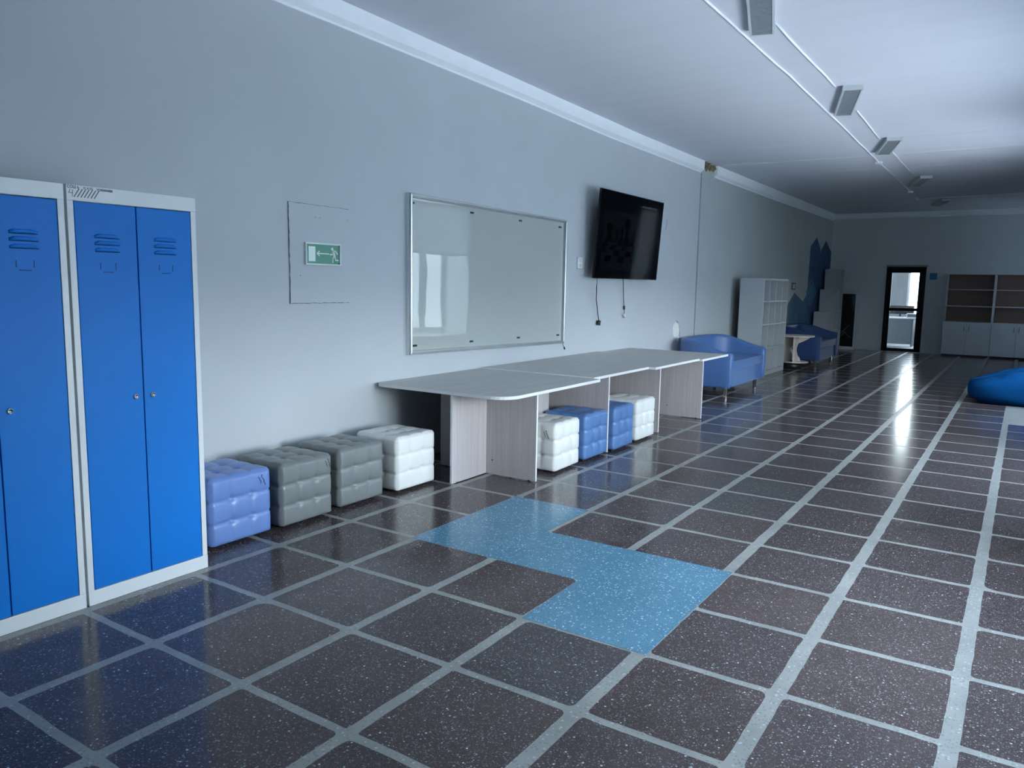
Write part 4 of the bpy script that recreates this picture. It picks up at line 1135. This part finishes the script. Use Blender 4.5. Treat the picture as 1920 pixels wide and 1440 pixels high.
# ------------------------------------------------------------------ ceiling lights and cables
LT = [(0.815, 5.55), (0.836, 8.51), (0.83, 11.27), (0.81, 15.03), (0.82, 18.75)]
LL = ['nearest ceiling light, its near end cut off by the top edge', 'second ceiling light from the front, dust marks in its diffuser', 'third ceiling light, just before the ceiling turns dark', 'fourth ceiling light in the dark half of the ceiling', 'furthest ceiling light, close to the end wall']
first = None
for (x, y), lb in zip(LT, LL):
    zc = lerp_tab(y, CEIL); sl = math.atan2(lerp_tab(y + 0.6, CEIL) - lerp_tab(y - 0.6, CEIL), 1.2)
    if first is None:
        t = thing('ceiling_light', (x, y, zc + 0.003), lb, 'ceiling light', 'ceiling lights in a row', math.radians(15.0))
        L_, W_ = 0.55, 0.09
        f = MB()
        f.box((-W_, -L_, -0.048), (-W_ + 0.018, L_, -0.0)).box((W_ - 0.018, -L_, -0.048), (W_, L_, 0.0)).box((-W_ + 0.018, -L_, -0.048), (W_ - 0.018, -L_ + 0.022, 0.0)).box((-W_ + 0.018, L_ - 0.022, -0.048), (W_ - 0.018, L_, 0.0)).box((-W_ + 0.01, -L_ + 0.01, -0.03), (W_ - 0.01, L_ - 0.01, 0.0))
        a = f.build('housing', M['lamp_body'], t, bevel=0.001)
        b = MB().box((-W_ + 0.018, -L_ + 0.022, -0.044), (W_ - 0.018, L_ - 0.022, -0.036)).build('diffuser', M['diffuser'], t)
        first = (a, b)
    else:
        t = thing('ceiling_light', (x, y, zc + 0.003), lb, 'ceiling light', 'ceiling lights in a row', math.radians(15.0))
        for s in first:
            q = s.copy(); C.objects.link(q); q.parent = t
    t.rotation_euler = (sl, 0, math.radians(15.0))
def cable(pts, label, r=0.009):
    P = []
    for (a, b) in zip(pts[:-1], pts[1:]):
        n_ = max(2, int(((b[0] - a[0]) ** 2 + (b[1] - a[1]) ** 2) ** 0.5 / 0.4))
        for k in range(n_):
            t = k / n_; x, y = a[0] + (b[0] - a[0]) * t, a[1] + (b[1] - a[1]) * t
            P.append((x + noise.noise(Vector((x * 2, y * 1.7, 2))) * 0.012, y, lerp_tab(y, CEIL) - r * 0.9))
    x, y = pts[-1]; P.append((x, y, lerp_tab(y, CEIL) - r * 0.9))
    c = MB().tube(P, r, 8)
    o = c.build('ceiling_cable', M['cable']); tag(o, label, 'cable', 'white cables along the ceiling'); return o
ca_ = cable([(0.50, -2.0), (0.512, 5.32), (0.549, 7.37), (0.558, 9.21), (0.512, 12.65), (0.471, 17.95), (2.27, 17.70), (3.1, 17.6)], 'long white cable running beside all the ceiling lights and turning right')
for (x, y) in ((0.512, 12.66), (0.485, 16.6), (0.47, 17.95)):
    z = lerp_tab(y, CEIL); MB().box((x - 0.045, y - 0.045, z - 0.03), (x + 0.045, y + 0.045, z + 0.002)).build('junction_box', M['cable'], parent=ca_)
cable([(0.80, 5.95), (0.825, 7.95)], 'short white cable between the nearest and second ceiling lights')
cable([(0.835, 9.02), (0.80, 10.78)], 'short white cable between the second and third ceiling lights')
cable([(0.80, 11.80), (0.784, 14.50)], 'short white cable between the third and fourth ceiling lights', 0.007)

# ------------------------------------------------------------------ bean bag
bg_ = thing('bean_bag', (2.5, 12.45, 0), 'bright blue slumped bean bag at the right edge of the picture', 'bean bag')
N1, N2 = 40, 64
vs = []; fs = []
for i in range(N1 + 1):
    th = PI * i / N1
    for j in range(N2):
        ph = 2 * PI * j / N2
        def se(v, e): return math.copysign(abs(v) ** e, v)
        x = se(math.cos(ph), 0.62) * se(math.sin(th), 0.55); y = se(math.sin(ph), 0.62) * se(math.sin(th), 0.55); z = se(math.cos(th), 0.6)
        X = x * 0.59; Y = y * 0.50
        xf = (X + 0.59) / 1.18
        H = 0.33 + 0.30 * min(1.0, xf * 1.15) ** 1.1
        if z > 0: Z = 0.17 + z * (H - 0.17) * (1 - 0.16 * (abs(y) ** 2)) 
        else: Z = 0.17 + z * 0.17
        fold = 0.0
        fold += 0.030 * noise.noise(Vector((X * 3.2, Y * 3.2, Z * 3.2)))
        rdg = abs(noise.noise(Vector((X * 2.2 + 4, Y * 5.5, Z * 4))))
        fold -= 0.03 * math.exp(-(rdg / 0.06) ** 2) * max(0, z)
        Rr = 1 + fold
        vs.append((X * Rr, Y * Rr, max(0.0, Z + fold * 0.6 if z > -0.85 else 0.0)))
for i in range(N1):
    for j in range(N2): fs.append((i * N2 + j, (i + 1) * N2 + j, (i + 1) * N2 + (j + 1) % N2, i * N2 + (j + 1) % N2))
b = MB().add(vs, fs, 0, True); b.build('sack', M['bag'], bg_)
sm = MB()
P = []
for k in range(24):
    t = k / 23; X = -0.56 + 1.10 * t
    xf = (X + 0.59) / 1.18
    P.append((X, -0.34 + 0.05 * math.sin(t * 5), 0.005 + (0.33 + 0.30 * min(1.0, xf * 1.15) ** 1.1) * 0.93))
sm.tube(P, 0.006, 6); sm.build('seam', M['bag'], bg_)
